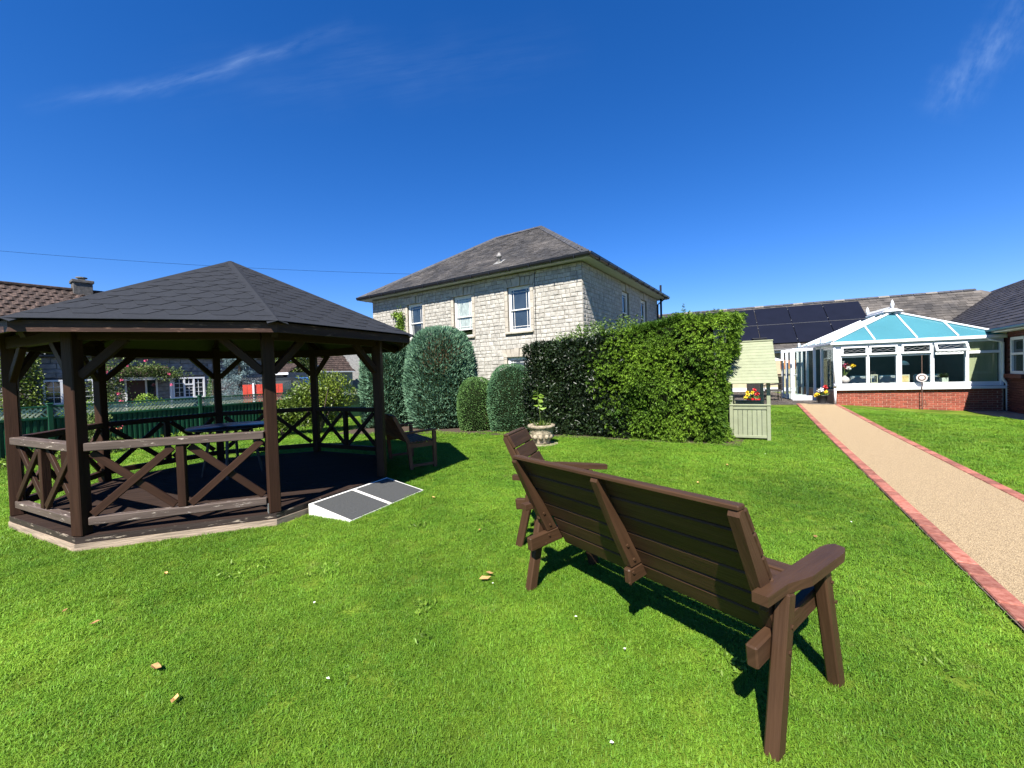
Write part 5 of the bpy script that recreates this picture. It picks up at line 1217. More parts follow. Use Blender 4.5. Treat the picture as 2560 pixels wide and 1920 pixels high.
# ---------------------------------------------------------------- small garden things
def make_urn():
    q = Vector((0.59, 8.70, 0)); t = thing('stone_urn', 'weathered stone urn planter on a round paving slab by the laurel hedge', 'planter', q)
    MB().lathe([(0.34, 0.0), (0.34, 0.018), (0.0, 0.02)], q, 24).build('paving_slab', URN, t)
    MB().lathe([(0.165, 0.02), (0.18, 0.03), (0.175, 0.06), (0.19, 0.09), (0.225, 0.20), (0.245, 0.27), (0.24, 0.285), (0.25, 0.30), (0.255, 0.34), (0.285, 0.36), (0.295, 0.385), (0.285, 0.415), (0.25, 0.42), (0.235, 0.37), (0.0, 0.365)], q, 32).build('pot', URN, t, True)
    for k in range(11):
        a = k * 2 * math.pi / 11; rl = MB().lathe([(0.0, -0.05), (0.045, -0.035), (0.05, 0.0), (0.035, 0.04), (0.0, 0.055)], q + Vector((0.212 * math.cos(a), 0.212 * math.sin(a), 0.175)), 8, 1, 1); rl.build('swag', URN, t, True)
    MB().lathe([(0.0, 0.375), (0.236, 0.375)], q, 20).build('compost', SOIL, t)
    s = [q + Vector((0.0, 0, 0.37)), q + Vector((-0.03, 0, 0.7)), q + Vector((-0.06, 0.01, 1.0)), q + Vector((-0.05, 0, 1.2))]
    MB().tube(s, [0.008, 0.007, 0.005, 0.003], 6).build('stem', ROSEM, t)
    P = []; D = []
    for i in range(16):
        f = R.uniform(0.25, 1.0) ** 0.7; c = s[0].lerp(s[3], f) + Vector((-0.02, 0, 0)); a = R.uniform(0, 6.28); P.append(c); D.append((math.cos(a), math.sin(a), R.uniform(-0.5, 0.1)))
    leaves('leaf_spray', np.array(P), np.array(D), NP.uniform(0.10, 0.17, 16), 0.085, COVERM, t)
    n = 130; P = np.array([q] * n) + np.stack([NP.normal(0, 0.09, n), NP.normal(0, 0.09, n), np.full(n, 0.37)], 1); leaves('herb_tuft', P, np.stack([NP.normal(0, 0.5, n), NP.normal(0, 0.5, n), np.ones(n)], 1), NP.uniform(0.06, 0.2, n), 0.02, BUSHM, t)
make_urn()
def make_stake():
    q = Vector((13.545, 13.67, gz(13.545, 13.67))); t = thing('garden_stake', 'thin rusty garden stake with concentric disc before the brick base', 'garden ornament', q); n = (Vector((0, 0, 0)) - q); n.z = 0; n.normalize(); s = V2(-n.y, n.x)
    MB().tube([q, q + UPV * 1.80], 0.012, 8).build('rod', RUST, t)
    c = q + UPV * 1.06 + n * 0.02
    for r0, m, o in ((0.135, LINEN, 0), (0.095, RUST, 0.008), (0.065, LINEN, 0.016)):
        MB().prism([c + n * o + s * (r0 * math.cos(k * math.pi / 14)) + UPV * (r0 * math.sin(k * math.pi / 14)) for k in range(28)], n * 0.008).build('disc', m, t)
    MB().tube([q + UPV * 0.30, q + UPV * 0.34 + s * 0.06, q + UPV * 0.22 + s * 0.10], 0.008, 6).build('scroll', RUST, t); MB().tube([q + UPV * 0.18, q + UPV * 0.24 + s * 0.07, q + UPV * 0.10 + s * 0.11], 0.008, 6).build('scroll', RUST, t)
make_stake()
def flower_pot(name, label, q, potM, r0, h, flowers, square=False):
    t = thing(name, label, 'flower pot', q)
    if square: MB().prism([q + Vector((a * r0, b * r0, 0)) for a, b in ((-0.8, -0.8), (0.8, -0.8), (0.8, 0.8), (-0.8, 0.8))], (0, 0, h)).build('pot', potM, t)
    else: MB().lathe([(r0 * 0.75, 0), (r0 * 0.95, h * 0.85), (r0 * 1.08, h * 0.87), (r0 * 1.08, h), (r0 * 0.9, h), (r0 * 0.88, h * 0.9), (0, h * 0.9)], q, 18).build('pot', potM, t, True)
    n = 160; P = np.array([q] * n) + np.stack([NP.normal(0, r0 * 0.4, n), NP.normal(0, r0 * 0.4, n), np.full(n, h * 0.9)], 1); leaves('foliage', P, np.stack([NP.normal(0, 0.7, n), NP.normal(0, 0.7, n), NP.uniform(0.3, 1, n)], 1), NP.uniform(0.08, 0.2, n), 0.05, ROSEM, t)
    for m, dx, dy, dz in flowers:
        c = q + Vector((dx, dy, h + dz)); k = 30; leaves('flower', np.array([c] * k) + NP.normal(size=(k, 3)) * 0.012, NP.normal(size=(k, 3)), 0.075, 0.05, m, t, kind=None)
q = AT(-0.28, 0.085, -0.35); flower_pot('door_planter', 'black pot of red white and yellow flowers by the open door', q, METAL_D, 0.17, 0.30, [(RED, 0.08, -0.05, 0.30), (WPET, -0.12, 0, 0.16), (YEL, -0.2, -0.02, 0.03), (YEL, 0.06, -0.1, 0.10), (WPET, -0.08, -0.08, 0.19), (RED, 0.12, -0.02, 0.25), (YEL, -0.22, 0.05, -0.02)])
q = Vector((8.75, 15.0, 0.05)); flower_pot('red_planter', 'red square pot of yellow flowers on the decking', q, RED, 0.20, 0.30, [(YEL, -0.25, -0.05, 0.12), (YEL, -0.12, -0.12, 0.2), (YEL, -0.2, 0.05, 0.22), (RED, 0.02, 0, 0.28), (RED, 0.1, -0.05, 0.15), (YEL, -0.3, 0, 0.02)], True)
def wicker_chair(q, rz, label):
    t = thing('wicker_chair', label, 'chair', q, rz, 'wicker chairs on the decking', world=False)
    MB().box((0, 0, 0.42), (0.52, 0.50, 0.06), ch=0.02).build('seat', WICK, t); MB().box((0, -0.26, 0.70), (0.52, 0.05, 0.56), ch=0.02).build('backrest', WICK, t)
    for x in (-0.24, 0.24):
        for y in (-0.23, 0.23): MB().tube([(x * 1.05, y * 1.05, 0), (x, y, 0.42)], 0.016, 8).build('leg', METAL_D, t)
        MB().tube([(x, 0.24, 0.42), (x, 0.24, 0.64), (x, -0.25, 0.68)], 0.018, 8).build('arm', WICK, t)
wicker_chair((9.6, 16.2, 0.08), rad(-60), 'dark wicker chair behind the arbour, its seat away from the doors'); wicker_chair((10.65, 16.9, 0.08), rad(70), 'dark wicker chair on the decking nearest the folding doors')
def make_parasol():
    q = Vector((10.7, 18.6, 0.08)); t = thing('white_parasol', 'white parasol standing on the decking behind the arbour', 'parasol', q)
    MB().tube([q, q + UPV * 2.0], 0.02, 8).build('pole', ALU, t); MB().lathe([(1.35, 1.62), (0.7, 1.86), (0.0, 2.02)], q, 8).build('canopy', WPET, t); MB().lathe([(0.25, 0.0), (0.25, 0.06), (0.04, 0.1)], q, 16).build('base', METAL_D, t)
make_parasol()
def make_wire():
    a, b = Vector((-34, 22.5, 9.8)), Vector((-5.0, 27.0, 8.1)); pts = []
    for i in range(25): f = i / 24; q = a.lerp(b, f); q.z -= 0.9 * 4 * f * (1 - f) * 0.35; pts.append(q)
    o = MB().tube(pts, 0.008, 5).build('overhead_cable', mat('cable_sheath', (0.006, 0.006, 0.007), 1.0, 0.1, 5, spec=0.0)); tag(o, 'thin black overhead cable running to the stone house', 'cable')
make_wire()
# fallen leaves on the lawn
lv = MB(); lv.poly([(-0.045, 0, 0.010), (-0.02, -0.018, 0.014), (0.02, -0.015, 0.008), (0.0, 0.0, 0.0)]); lv.poly([(-0.045, 0, 0.010), (0.0, 0.0, 0.0), (0.018, 0.017, 0.010), (-0.018, 0.020, 0.016)]); lv.poly([(0.0, 0.0, 0.0), (0.02, -0.015, 0.008), (0.05, 0.004, 0.014), (0.018, 0.017, 0.010)]); lme = lv.mesh('fallen_leaf'); lme.materials.append(DRY)
pv = MB(); pv.poly([(-0.014, 0, 0.0), (0.0, -0.012, 0.006), (0.015, 0.0, 0.004), (0.0, 0.012, 0.007)]); pme = pv.mesh('white_petal'); pme.materials.append(WPET)
for x, y, s, lab in [(-1.90, 2.12, 1.1, 'dry brown leaf low on the open lawn, second lowest of the leaves'), (-1.62, 1.9, 0.8, 'dry brown leaf on the open lawn, lowest of all the leaves'),
                     (-2.65, 2.55, 0.8, 'dry brown leaf on the lawn below the front corner post of the gazebo'), (-3.0, 2.7, 0.7, 'dry brown leaf on the lawn, leftmost of the leaves'),
                     (-2.75, 3.2, 0.7, 'dry brown leaf on the lawn close to the front base board of the gazebo'), (-0.24, 2.95, 1.2, 'lower of two dry leaves lying together beside the long bench'),
                     (-0.21, 3.03, 0.9, 'upper of two dry leaves lying together beside the long bench'), (-0.35, 3.9, 0.7, 'small dry leaf on the lawn between access ramp and armchair'),
                     (-1.0, 5.0, 0.9, 'dry brown leaf on the lawn just past the foot of the access ramp'), (2.35, 5.3, 0.8, 'dry brown leaf on the lawn midway between armchair and path'),
                     (3.2, 6.2, 0.9, 'dry brown leaf on the lawn nearest the arbour seat'), (2.55, 3.5, 0.8, 'dry brown leaf on the lawn beyond the near armrest of the long bench')]:
    o = link('fallen_leaf', lme, None, None, (x, y, gz(x, y) + 0.026), R.uniform(0, 6.28)); o.scale = (s * 0.78, s * 0.80, s * 1.0); o.rotation_euler[0] = R.uniform(-0.25, 0.25); tag(o, lab, 'leaf', 'fallen leaves on the lawn')
for x, y, lab in [(-0.18, 2.88, 'tiny white petal beside the pair of dry leaves'), (0.34, 2.45, 'tiny white petal just behind the back legs of the long bench'), (0.35, 1.60, 'tiny white petal at the bottom edge of the lawn'),
                  (-1.35, 2.7, 'tiny white petal on the open lawn, farthest of the ones before the gazebo'), (-0.95, 2.0, 'tiny white petal low on the open lawn before the gazebo'), (0.55, 2.15, 'tiny white petal at the edge of the shadow of the long bench'),
                  (3.1, 3.8, 'tiny white petal on the lawn close to the near kerb of the path'), (4.2, 6.9, 'tiny white petal on the lawn between arbour seat and path'), (9.0, 9.3, 'tiny white petal on the lawn across the path, lower one'), (9.6, 10.4, 'tiny white petal on the lawn across the path, upper one')]:
    o = link('white_petal', pme, None, None, (x, y, gz(x, y) + 0.032), R.uniform(0, 6.28)); o.scale = (0.65,) * 3; tag(o, lab, 'petal', 'white petals on the lawn')

# ---------------------------------------------------------------- vegetation
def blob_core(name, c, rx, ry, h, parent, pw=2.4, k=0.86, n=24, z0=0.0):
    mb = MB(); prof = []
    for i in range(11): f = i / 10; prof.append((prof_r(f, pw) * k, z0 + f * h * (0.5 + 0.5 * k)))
    mb.lathe([(max(0.0, a), b) for a, b in prof], c, n, rx, ry); return mb.build(name, CORE, parent, True)  # solid dark hull added to stop views through the leaf shell
def prof_r(f, pw):
    """radius of a clipped dome at height fraction f: tucked in at the ground, full in the middle, domed on top"""
    g = (f - 0.42) / 0.58 if f > 0.42 else (0.42 - f) / 0.42 * 0.60
    return max(0.0, 1 - abs(g) ** pw) ** (1 / pw)
def dome_points(c, rx, ry, h, n, pw=2.4, depth=0.06, rough=0.02):
    f = NP.uniform(0, 1, n * 2); rr = np.array([prof_r(x, pw) for x in f]); keep = NP.uniform(0, 1, n * 2) < (rr * 0.75 + 0.35); f, rr = f[keep][:n], rr[keep][:n]; m = len(f)
    a = NP.uniform(0, 2 * math.pi, m); e = 1e-3; dr = (np.array([prof_r(min(1, x + e), pw) for x in f]) - np.array([prof_r(max(0, x - e), pw) for x in f])) / (2 * e)
    dr = np.clip(dr, -8, 8); lump = 1 + rough * (np.sin(a * 5 + f * 9) + np.sin(a * 9 - f * 14 + 1.3) + 0.8 * np.sin(a * 17 + f * 31)) + np.where(NP.uniform(0, 1, m) > 0.985, NP.uniform(0, 0.05, m), 0)
    k = lump * (1 - depth * NP.uniform(0, 1, m) ** 2 * 2)
    P = np.stack([c[0] + rx * rr * k * np.cos(a), c[1] + ry * rr * k * np.sin(a), c[2] + h * f * (0.97 + 0.03 * k)], 1)
    N_ = unit(np.stack([np.cos(a), np.sin(a), -dr * (rx + ry) / 2 / h], 1)); return P, N_
def topiary(name, label, c, rx, ry, h, n, L, W, m, pw=2.4, upbias=0.7, brown=0, depth=0.07, rough=0.02):
    c = (c[0], c[1], 0.02); t = thing(name, label, 'shrub', c)
    MB().tube([c, (c[0], c[1], h * 0.5)], 0.06, 8).build('trunk', BARK, t); blob_core('dark_core', c, rx, ry, h, t, pw, k=0.93)
    P, N_ = dome_points(c, rx, ry, h, n, pw, depth, rough); D = N_ * 0.9 + np.array([[0, 0, upbias]]) + NP.normal(size=P.shape) * 0.45
    leaves('foliage', P - N_ * L * 0.3, D, NP.uniform(0.6, 1.25, len(P)) * L, W, m, t, twist=0.8)
    if brown is not None and brown > 0:
        P, N_ = dome_points(c, rx, ry, h, brown * 14, pw, 0.04, rough); w = []
        for q, nn in zip(P, N_):
            f = (q[2] - c[2]) / h; s = (q[0] - c[0]) / rx
            w.append(((((f - 0.70) / 0.17) ** 2 + ((s - 0.12) / 0.5) ** 2 < R.uniform(0, 1.3) ** 2) if h > 2 else (((f - 0.28) / 0.25) ** 2 + ((s - 0.7) / 0.32) ** 2 < R.uniform(0, 1.2) ** 2)) and nn[1] < 0.2)
        w = np.array(w); P, N_ = P[w][:brown], N_[w][:brown]
        if len(P): leaves('browned_twigs', P - N_ * 0.01, N_ * 0.7 + (0, 0, upbias) + NP.normal(size=P.shape) * 0.5, L * 0.8, W * 0.8, BROWNT, t)
topiary('clipped_conifer', 'largest clipped blue green dome conifer before the stone house', (-2.10, 12.35), 1.06, 0.9, 2.92, 26000, 0.115, 0.030, YEWB, 2.6, 0.9, brown=1500)
topiary('clipped_conifer', 'tall dark conifer column half hidden by the gazebo post', (-3.88, 12.9), 0.80, 0.8, 2.75, 18000, 0.115, 0.030, YEWB, 3.2, 0.9)
topiary('round_shrub', 'smallest rounded green shrub, browned low on one side', (-0.98, 11.35), 0.53, 0.5, 1.42, 15000, 0.045, 0.016, YEWG, 2.6, 0.5, brown=900)
topiary('round_shrub', 'teal green domed shrub touching the laurel hedge', (-0.02, 10.95), 0.64, 0.55, 1.74, 20000, 0.045, 0.016, YEWT, 2.6, 0.5)
def make_small_shrub():
    c = (0.0, 12.6, 0.0); t = thing('holly_shrub', 'small dark leafy shrub peeping between the round shrubs', 'shrub', c); MB().tube([c, (0, 12.6, 1.2)], 0.03).build('stem', BARK, t)
    P = np.array([c]) + np.stack([NP.normal(-0.15, 0.16, 900), NP.normal(0, 0.2, 900), NP.uniform(0.2, 1.5, 900)], 1); leaves('foliage', P, NP.normal(size=P.shape) + (0, 0, 0.4), 0.07, 0.04, BUSHM, t)
make_small_shrub()
def hedge_pts(s0, s1, n, h0, h1, dpt, bulge=0.05, wave=0.05):
    """points on front, top and end faces of a hedge block"""
    L = s1 - s0; hm = (h0 + h1) / 2; areas = np.array([L * hm, L * dpt, dpt * hm, dpt * hm]); k = (areas / areas.sum() * n).astype(int); Ps, Ns = [], []
    hd, hn = np.array(HD), np.array(HN); B = np.array([HB.x, HB.y, 0.02])
    H = lambda s: h0 + (h1 - h0) * (s - s0) / L
    lump = lambda s, z: wave * (np.sin(s * 4.1 + z * 2.3) * 0.5 + np.sin(s * 7.7 - z * 5.1 + 1) * 0.35 + np.sin(s * 2.3 + z * 6.7) * 0.4)
    s = NP.uniform(s0 - bulge, s1 + bulge * 1.2, k[0]); z = NP.uniform(0, 1, k[0]) * H(s); o = lump(s, z) + bulge * np.sin(np.pi * np.clip(z / H(s), 0, 1))
    rnd = np.minimum(1, (H(s) - z) / 0.18); o = o - (1 - rnd) ** 2 * 0.12
    Ps.append(B + s[:, None] * hd - o[:, None] * hn + np.stack([0 * z, 0 * z, z], 1)); Ns.append(np.repeat([-hn], k[0], 0) + np.stack([0 * z, 0 * z, (1 - rnd) * 0.9], 1))
    s = NP.uniform(s0, s1, k[1]); d = NP.uniform(0, dpt, k[1]); z = H(s) + lump(s, d) * 0.6 - 0.02; Ps.append(B + s[:, None] * hd + d[:, None] * hn + np.stack([0 * z, 0 * z, z], 1)); Ns.append(np.repeat([[0, 0, 1.0]], k[1], 0))
    for j, (sv, sg) in enumerate(((s0, -1), (s1, 1))):
        d = NP.uniform(0, dpt, k[2]); z = NP.uniform(0, 1, k[2]) * H(sv); o = lump(d + 3, z) + bulge; Ps.append(B + (sv + sg * o)[:, None] * hd + d[:, None] * hn + np.stack([0 * z, 0 * z, z], 1)); Ns.append(np.repeat([sg * hd], k[2], 0))
    k5 = int(n * 0.05); a = NP.uniform(0, math.pi / 2, k5); z = NP.uniform(0, 1, k5) * H(s1); o = 0.10 + bulge + lump(a + 1, z)
    Ps.append(B + (s1 - 0.10 + o * np.sin(a))[:, None] * hd + (0.10 - o * np.cos(a))[:, None] * hn + np.stack([0 * z, 0 * z, z], 1)); Ns.append(np.sin(a)[:, None] * hd - np.cos(a)[:, None] * hn)
    return np.concatenate(Ps), unit(np.concatenate(Ns))
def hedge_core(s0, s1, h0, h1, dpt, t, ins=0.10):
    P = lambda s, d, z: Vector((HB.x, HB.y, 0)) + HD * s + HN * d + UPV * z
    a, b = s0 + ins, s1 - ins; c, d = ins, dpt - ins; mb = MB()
    mb.prism([P(a, c, 0), P(b, c, 0), P(b, c, h1 - ins * 0.55), P(a, c, h0 - ins * 0.55)], HN * (d - c)); o = mb.build('dark_core', CORE, t)  # opaque block added inside the hedge, its depth of shade painted in
def make_laurel():
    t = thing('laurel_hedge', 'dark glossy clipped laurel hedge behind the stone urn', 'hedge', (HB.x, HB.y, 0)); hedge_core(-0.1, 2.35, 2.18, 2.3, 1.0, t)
    for s in (0.4, 1.2, 2.0): q = HB + HD * s + HN * 0.5; MB().tube([(q.x, q.y, 0), (q.x, q.y, 1.6)], 0.04, 7).build('stem', BARK, t)
    P, N_ = hedge_pts(-0.12, 2.35, 21000, 2.16, 2.33, 1.0, 0.05, 0.08); D = N_ * 0.45 + NP.normal(size=P.shape) * 0.75 + (0, 0, 0.15)
    P = P - N_ * NP.uniform(-0.03, 0.11, len(P))[:, None]; leaves('foliage', P, D, NP.uniform(0.06, 0.105, len(P)), NP.uniform(0.026, 0.040, len(P)), LAUREL, t, fold=0.15)
    # loose upright shoots along the top
    n = 150; s = NP.uniform(0.5, 2.6, n); d = NP.uniform(0.1, 0.95, n); PP, DD = [], []
    for a, b in zip(s, d):
        hgt = R.uniform(0.04, 0.34) * (1.3 if a > 1.0 else 0.7); base = np.array([*(HB + HD * a + HN * b)[:2], 2.22 + a * 0.04])
        for k in range(int(6 + hgt * 40)): f = R.random(); PP.append(base + np.array([R.gauss(0, 0.012), R.gauss(0, 0.012), hgt * f])); DD.append([R.gauss(0, 1), R.gauss(0, 1), 0.5])
    leaves('shoots', np.array(PP), np.array(DD), 0.065, 0.03, LAURELY, t, fold=0.15)
make_laurel()
def make_leylandii():
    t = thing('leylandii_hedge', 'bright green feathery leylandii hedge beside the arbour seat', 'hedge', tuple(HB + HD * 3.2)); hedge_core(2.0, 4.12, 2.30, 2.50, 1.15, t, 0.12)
    for s in (2.5, 3.2, 3.9): q = HB + HD * s + HN * 0.55; MB().tube([(q.x, q.y, 0), (q.x, q.y, 1.8)], 0.05, 7).build('stem', BARK, t)
    P0_, N0 = hedge_pts(1.55, 4.06, 7000, 2.28, 2.54, 1.15, 0.11, 0.12)
    # the top leans out over the arbour end
    sq = (P0_ - np.array([HB.x, HB.y, 0])) @ np.array(HD); lean_ = np.clip((sq - 3.2) / 0.9, 0, 1.2) * np.clip((P0_[:, 2] - 1.0) / 1.5, 0, 1) ** 1.3 * 0.27; P0_ = P0_ + lean_[:, None] * np.array(HD)
    # the boundary with the laurel is ragged: fewer sprays low on the left
    sv = (P0_ - np.array([HB.x, HB.y, 0])) @ np.array(HD); zz = P0_[:, 2]
    keep = (sv > 2.05 + 0.55 * np.sin(zz * 2.6 + 0.6) * 0.5 + NP.normal(0, 0.24, len(sv))) ; P0_, N0 = P0_[keep], N0[keep]
    tang = np.cross(N0, np.array([[0, 0, 1.0]])); sg = NP.normal(0.25, 0.7, len(P0_)); axis = unit(N0 * 0.75 + tang * -sg[:, None] * 0.9 + np.array([[0, 0, -0.25]]) + NP.normal(size=P0_.shape) * 0.25)
    Ps, Ds, Ls = [], [], []
    for k in range(9):
        f = k / 8; base = P0_ - N0 * 0.05 + axis * (f * 0.13); side = unit(np.cross(axis, N0 + NP.normal(size=axis.shape) * 0.2)); sgn = (1 if k % 2 else -1)
        D = axis + side * sgn * (0.75 - 0.35 * f) + np.array([[0, 0, -0.30 * f]]); Ps.append(base); Ds.append(D); Ls.append(np.full(len(base), 0.085 * (1.15 - 0.5 * f)) * NP.uniform(0.7, 1.2, len(base)))
    leaves('foliage', np.concatenate(Ps), np.concatenate(Ds), np.concatenate(Ls), 0.020, LEYL, t, twist=0.5, fold=0.1)
    # leading shoots standing above the clipped top
    PP, DD, LL = [], [], []
    for s, d, h in ((3.5, 0.35, 0.42), (3.75, 0.6, 0.25), (3.95, 0.4, 0.22), (3.2, 0.5, 0.15), (2.7, 0.4, 0.10), (4.05, 0.7, 0.30), (2.95, 0.2, 0.12), (3.35, 0.15, 0.14), (3.62, 0.2, 0.2), (4.15, 0.3, 0.24), (4.2, 0.1, 0.16), (3.85, 0.15, 0.14), (2.4, 0.3, 0.1)):
        b = np.array([*(HB + HD * s + HN * d)[:2], 2.44])
        for k in range(int(h * 260)): f = R.random(); a = R.uniform(0, 6.28); PP.append(b + (0, 0, f * h)); DD.append([math.cos(a), math.sin(a), 0.35]); LL.append(0.02 + 0.13 * (1 - f))
    leaves('shoots', np.array(PP), np.array(DD), np.array(LL), 0.014, LEYL, t)
make_leylandii()
def leafy_bush(name, label, cat, c, rx, ry, h, n, L, W, m, lobes=7, stems=6, group=None, upb=0.3, z0=0.1):
    t = thing(name, label, cat, c, group=group); c = np.array(c); Ps = []
    for k in range(stems): a = k * 6.28 / stems; MB().tube([tuple(c), tuple(c + (rx * 0.3 * math.cos(a), ry * 0.3 * math.sin(a), h * 0.4)), tuple(c + (rx * 0.55 * math.cos(a), ry * 0.55 * math.sin(a), h * 0.75))], [0.02 * h, 0.013 * h, 0.006 * h], 6).build('stem', BARK, t)
    Ns = []
    for k in range(lobes):
        a = R.uniform(0, 6.28); rr = R.uniform(0.15, 0.62); lc = c + (rx * rr * math.cos(a), ry * rr * math.sin(a), h * R.uniform(0.3, 0.74)); lr = R.uniform(0.30, 0.5)
        q = unit(NP.normal(size=(n // lobes, 3))); sc_ = np.array([rx * lr * 1.2, ry * lr * 1.2, h * lr * 0.75]); rad_ = NP.uniform(0.35, 1, (len(q), 1)) ** 0.45
        Ps.append(lc + q * rad_ * sc_); Ns.append(q)
    P, N_ = np.concatenate(Ps), np.concatenate(Ns); k = P[:, 2] > c[2] + z0; P, N_ = P[k], N_[k]
    leaves('foliage', P, N_ * 0.6 + NP.normal(size=P.shape) * 0.6 + (0, 0, upb), NP.uniform(0.7, 1.3, len(P)) * L, W, m, t); return t
leafy_bush('leafy_bush', 'glossy yellow green leafy bush at the end of the fence', 'bush', (-5.45, 11.6, 0), 1.15, 0.8, 1.72, 7500, 0.085, 0.045, BUSHM, 15, 8)
leafy_bush('leafy_bush', 'lower leafy bush against the green fence', 'bush', (-6.35, 11.35, 0), 0.6, 0.5, 1.15, 2200, 0.08, 0.045, BUSHM, 8, 5)
for i, (s, o, lab) in enumerate(((1.15, 0.45, 'rose bush with pink and salmon flowers against the fence'), (-1.2, 0.4, 'low green rose bush near the bungalow end of the fence'), (5.9, 0.45, 'small pale green plant before the fence ribs'))):
    q = FB + FD * s - FN * o; t = leafy_bush('rose_bush', lab, 'bush', (q.x, q.y, 0), 0.55, 0.4, 0.85 if i < 2 else 0.6, 1500, 0.06, 0.035, ROSEM, 7, 4, z0=0.02)
    if i == 0:
        for m, dx, dz in ((SALM, 0.1, 0.62), (SALM, -0.12, 0.55), (PINKP, 0.5, 0.62), (SALM, 0.46, 0.52), (SALM, 0.3, 0.6), (WPET, -0.2, 0.5), (WPET, 0.2, 0.56)):
            cc = np.array([q.x, q.y, 0]) + np.array(FD) * dx - np.array(FN) * 0.28 + (0, 0, dz); leaves('flower', np.repeat([cc], 28, 0) + NP.normal(size=(28, 3)) * 0.018, NP.normal(size=(28, 3)), 0.042, 0.03, m, t, kind=None)
def ground_cover():
    n = 5200; s = NP.uniform(-2.5, 7.6, n); o = NP.uniform(0.05, 1.05, n); fd, fn = np.array(FD), np.array(FN); P = np.array([FB.x, FB.y, 0]) + s[:, None] * fd - o[:, None] * fn + np.stack([0 * s, 0 * s, NP.uniform(0.02, 0.20, n) * (0.6 + 0.6 * np.sin(s * 2.7) ** 2)], 1)
    V, F = leaf_arrays(P, NP.normal(size=P.shape) + (0, 0, 0.6), NP.uniform(0.05, 0.11, n), 0.045); V2_, F2 = None, None
    ob = link('ground_cover', arr_mesh('ground_cover', V, F), COVERM); tag(ob, 'low bright green ground cover along the fence bed', 'ground cover', kind='stuff')
ground_cover()
def make_spruce():
    c = np.array((-11.15, 17.0, 0.0)); t = thing('blue_spruce', 'drooping blue spruce beside the bungalow', 'tree', tuple(c)); MB().tube([tuple(c), (c[0], c[1], 3.6)], [0.10, 0.03], 8).build('trunk', BARK, t); Ps, Ds = [], []
    for k in range(150):
        f = R.random() ** 0.8; a = R.uniform(0, 6.28); l = (1 - f) * 1.05 + 0.15; b = c + (0, 0, 0.5 + f * 2.9); d = np.array([math.cos(a), math.sin(a), -0.35 + 0.4 * f])
        for j in range(70): g = R.random() ** 0.7; Ps.append(b + d * l * g + NP.normal(size=3) * 0.05); Ds.append(d * 0.6 + NP.normal(size=3) * 0.5 + (0, 0, -0.35))
    leaves('foliage', np.array(Ps), np.array(Ds), 0.11, 0.022, SPRUCE, t)
make_spruce()
def make_tree(name, label, c, h, rx, n, L, m, group=None):
    c = np.array(c); t = thing(name, label, 'tree', tuple(c), group=group); top = c + (0, 0, h * 0.8)
    MB().tube([tuple(c), tuple(c + (0.1, 0, h * 0.4)), tuple(top)], [h * 0.035, h * 0.025, h * 0.006], 9).build('trunk', BARK, t); Ps, Ns = [], []; lm = MB()
    for k in range(16):
        a = k * 2.4; f = 0.35 + 0.6 * (k / 16); e = c + (rx * (1.05 - 0.6 * f) * math.cos(a), rx * (1.05 - 0.6 * f) * math.sin(a), h * f + 0.2); lm.tube([tuple(c + (0, 0, h * f * 0.75)), tuple(e)], [h * 0.011, h * 0.003], 6)
        q = unit(NP.normal(size=(n // 16, 3))); Ps.append(e + q * NP.uniform(0.2, 1, (len(q), 1)) ** 0.5 * rx * R.uniform(0.32, 0.5)); Ns.append(q)
    lm.build('limbs', BARK, t); P, N_ = np.concatenate(Ps), np.concatenate(Ns); o = leaves('crown', P, N_ * 0.5 + NP.normal(size=P.shape) * 0.7, NP.uniform(0.7, 1.3, len(P)) * L, L * 0.6, m, t)
make_tree('broadleaf_tree', 'broadleaf tree behind the parked car', (-20.0, 37.5, 0), 4.4, 2.0, 5200, 0.22, TREEM)
make_tree('broadleaf_tree', 'broadleaf tree behind the tiled garage', (-25.5, 37.0, 0), 4.2, 1.9, 4200, 0.22, TREEM)
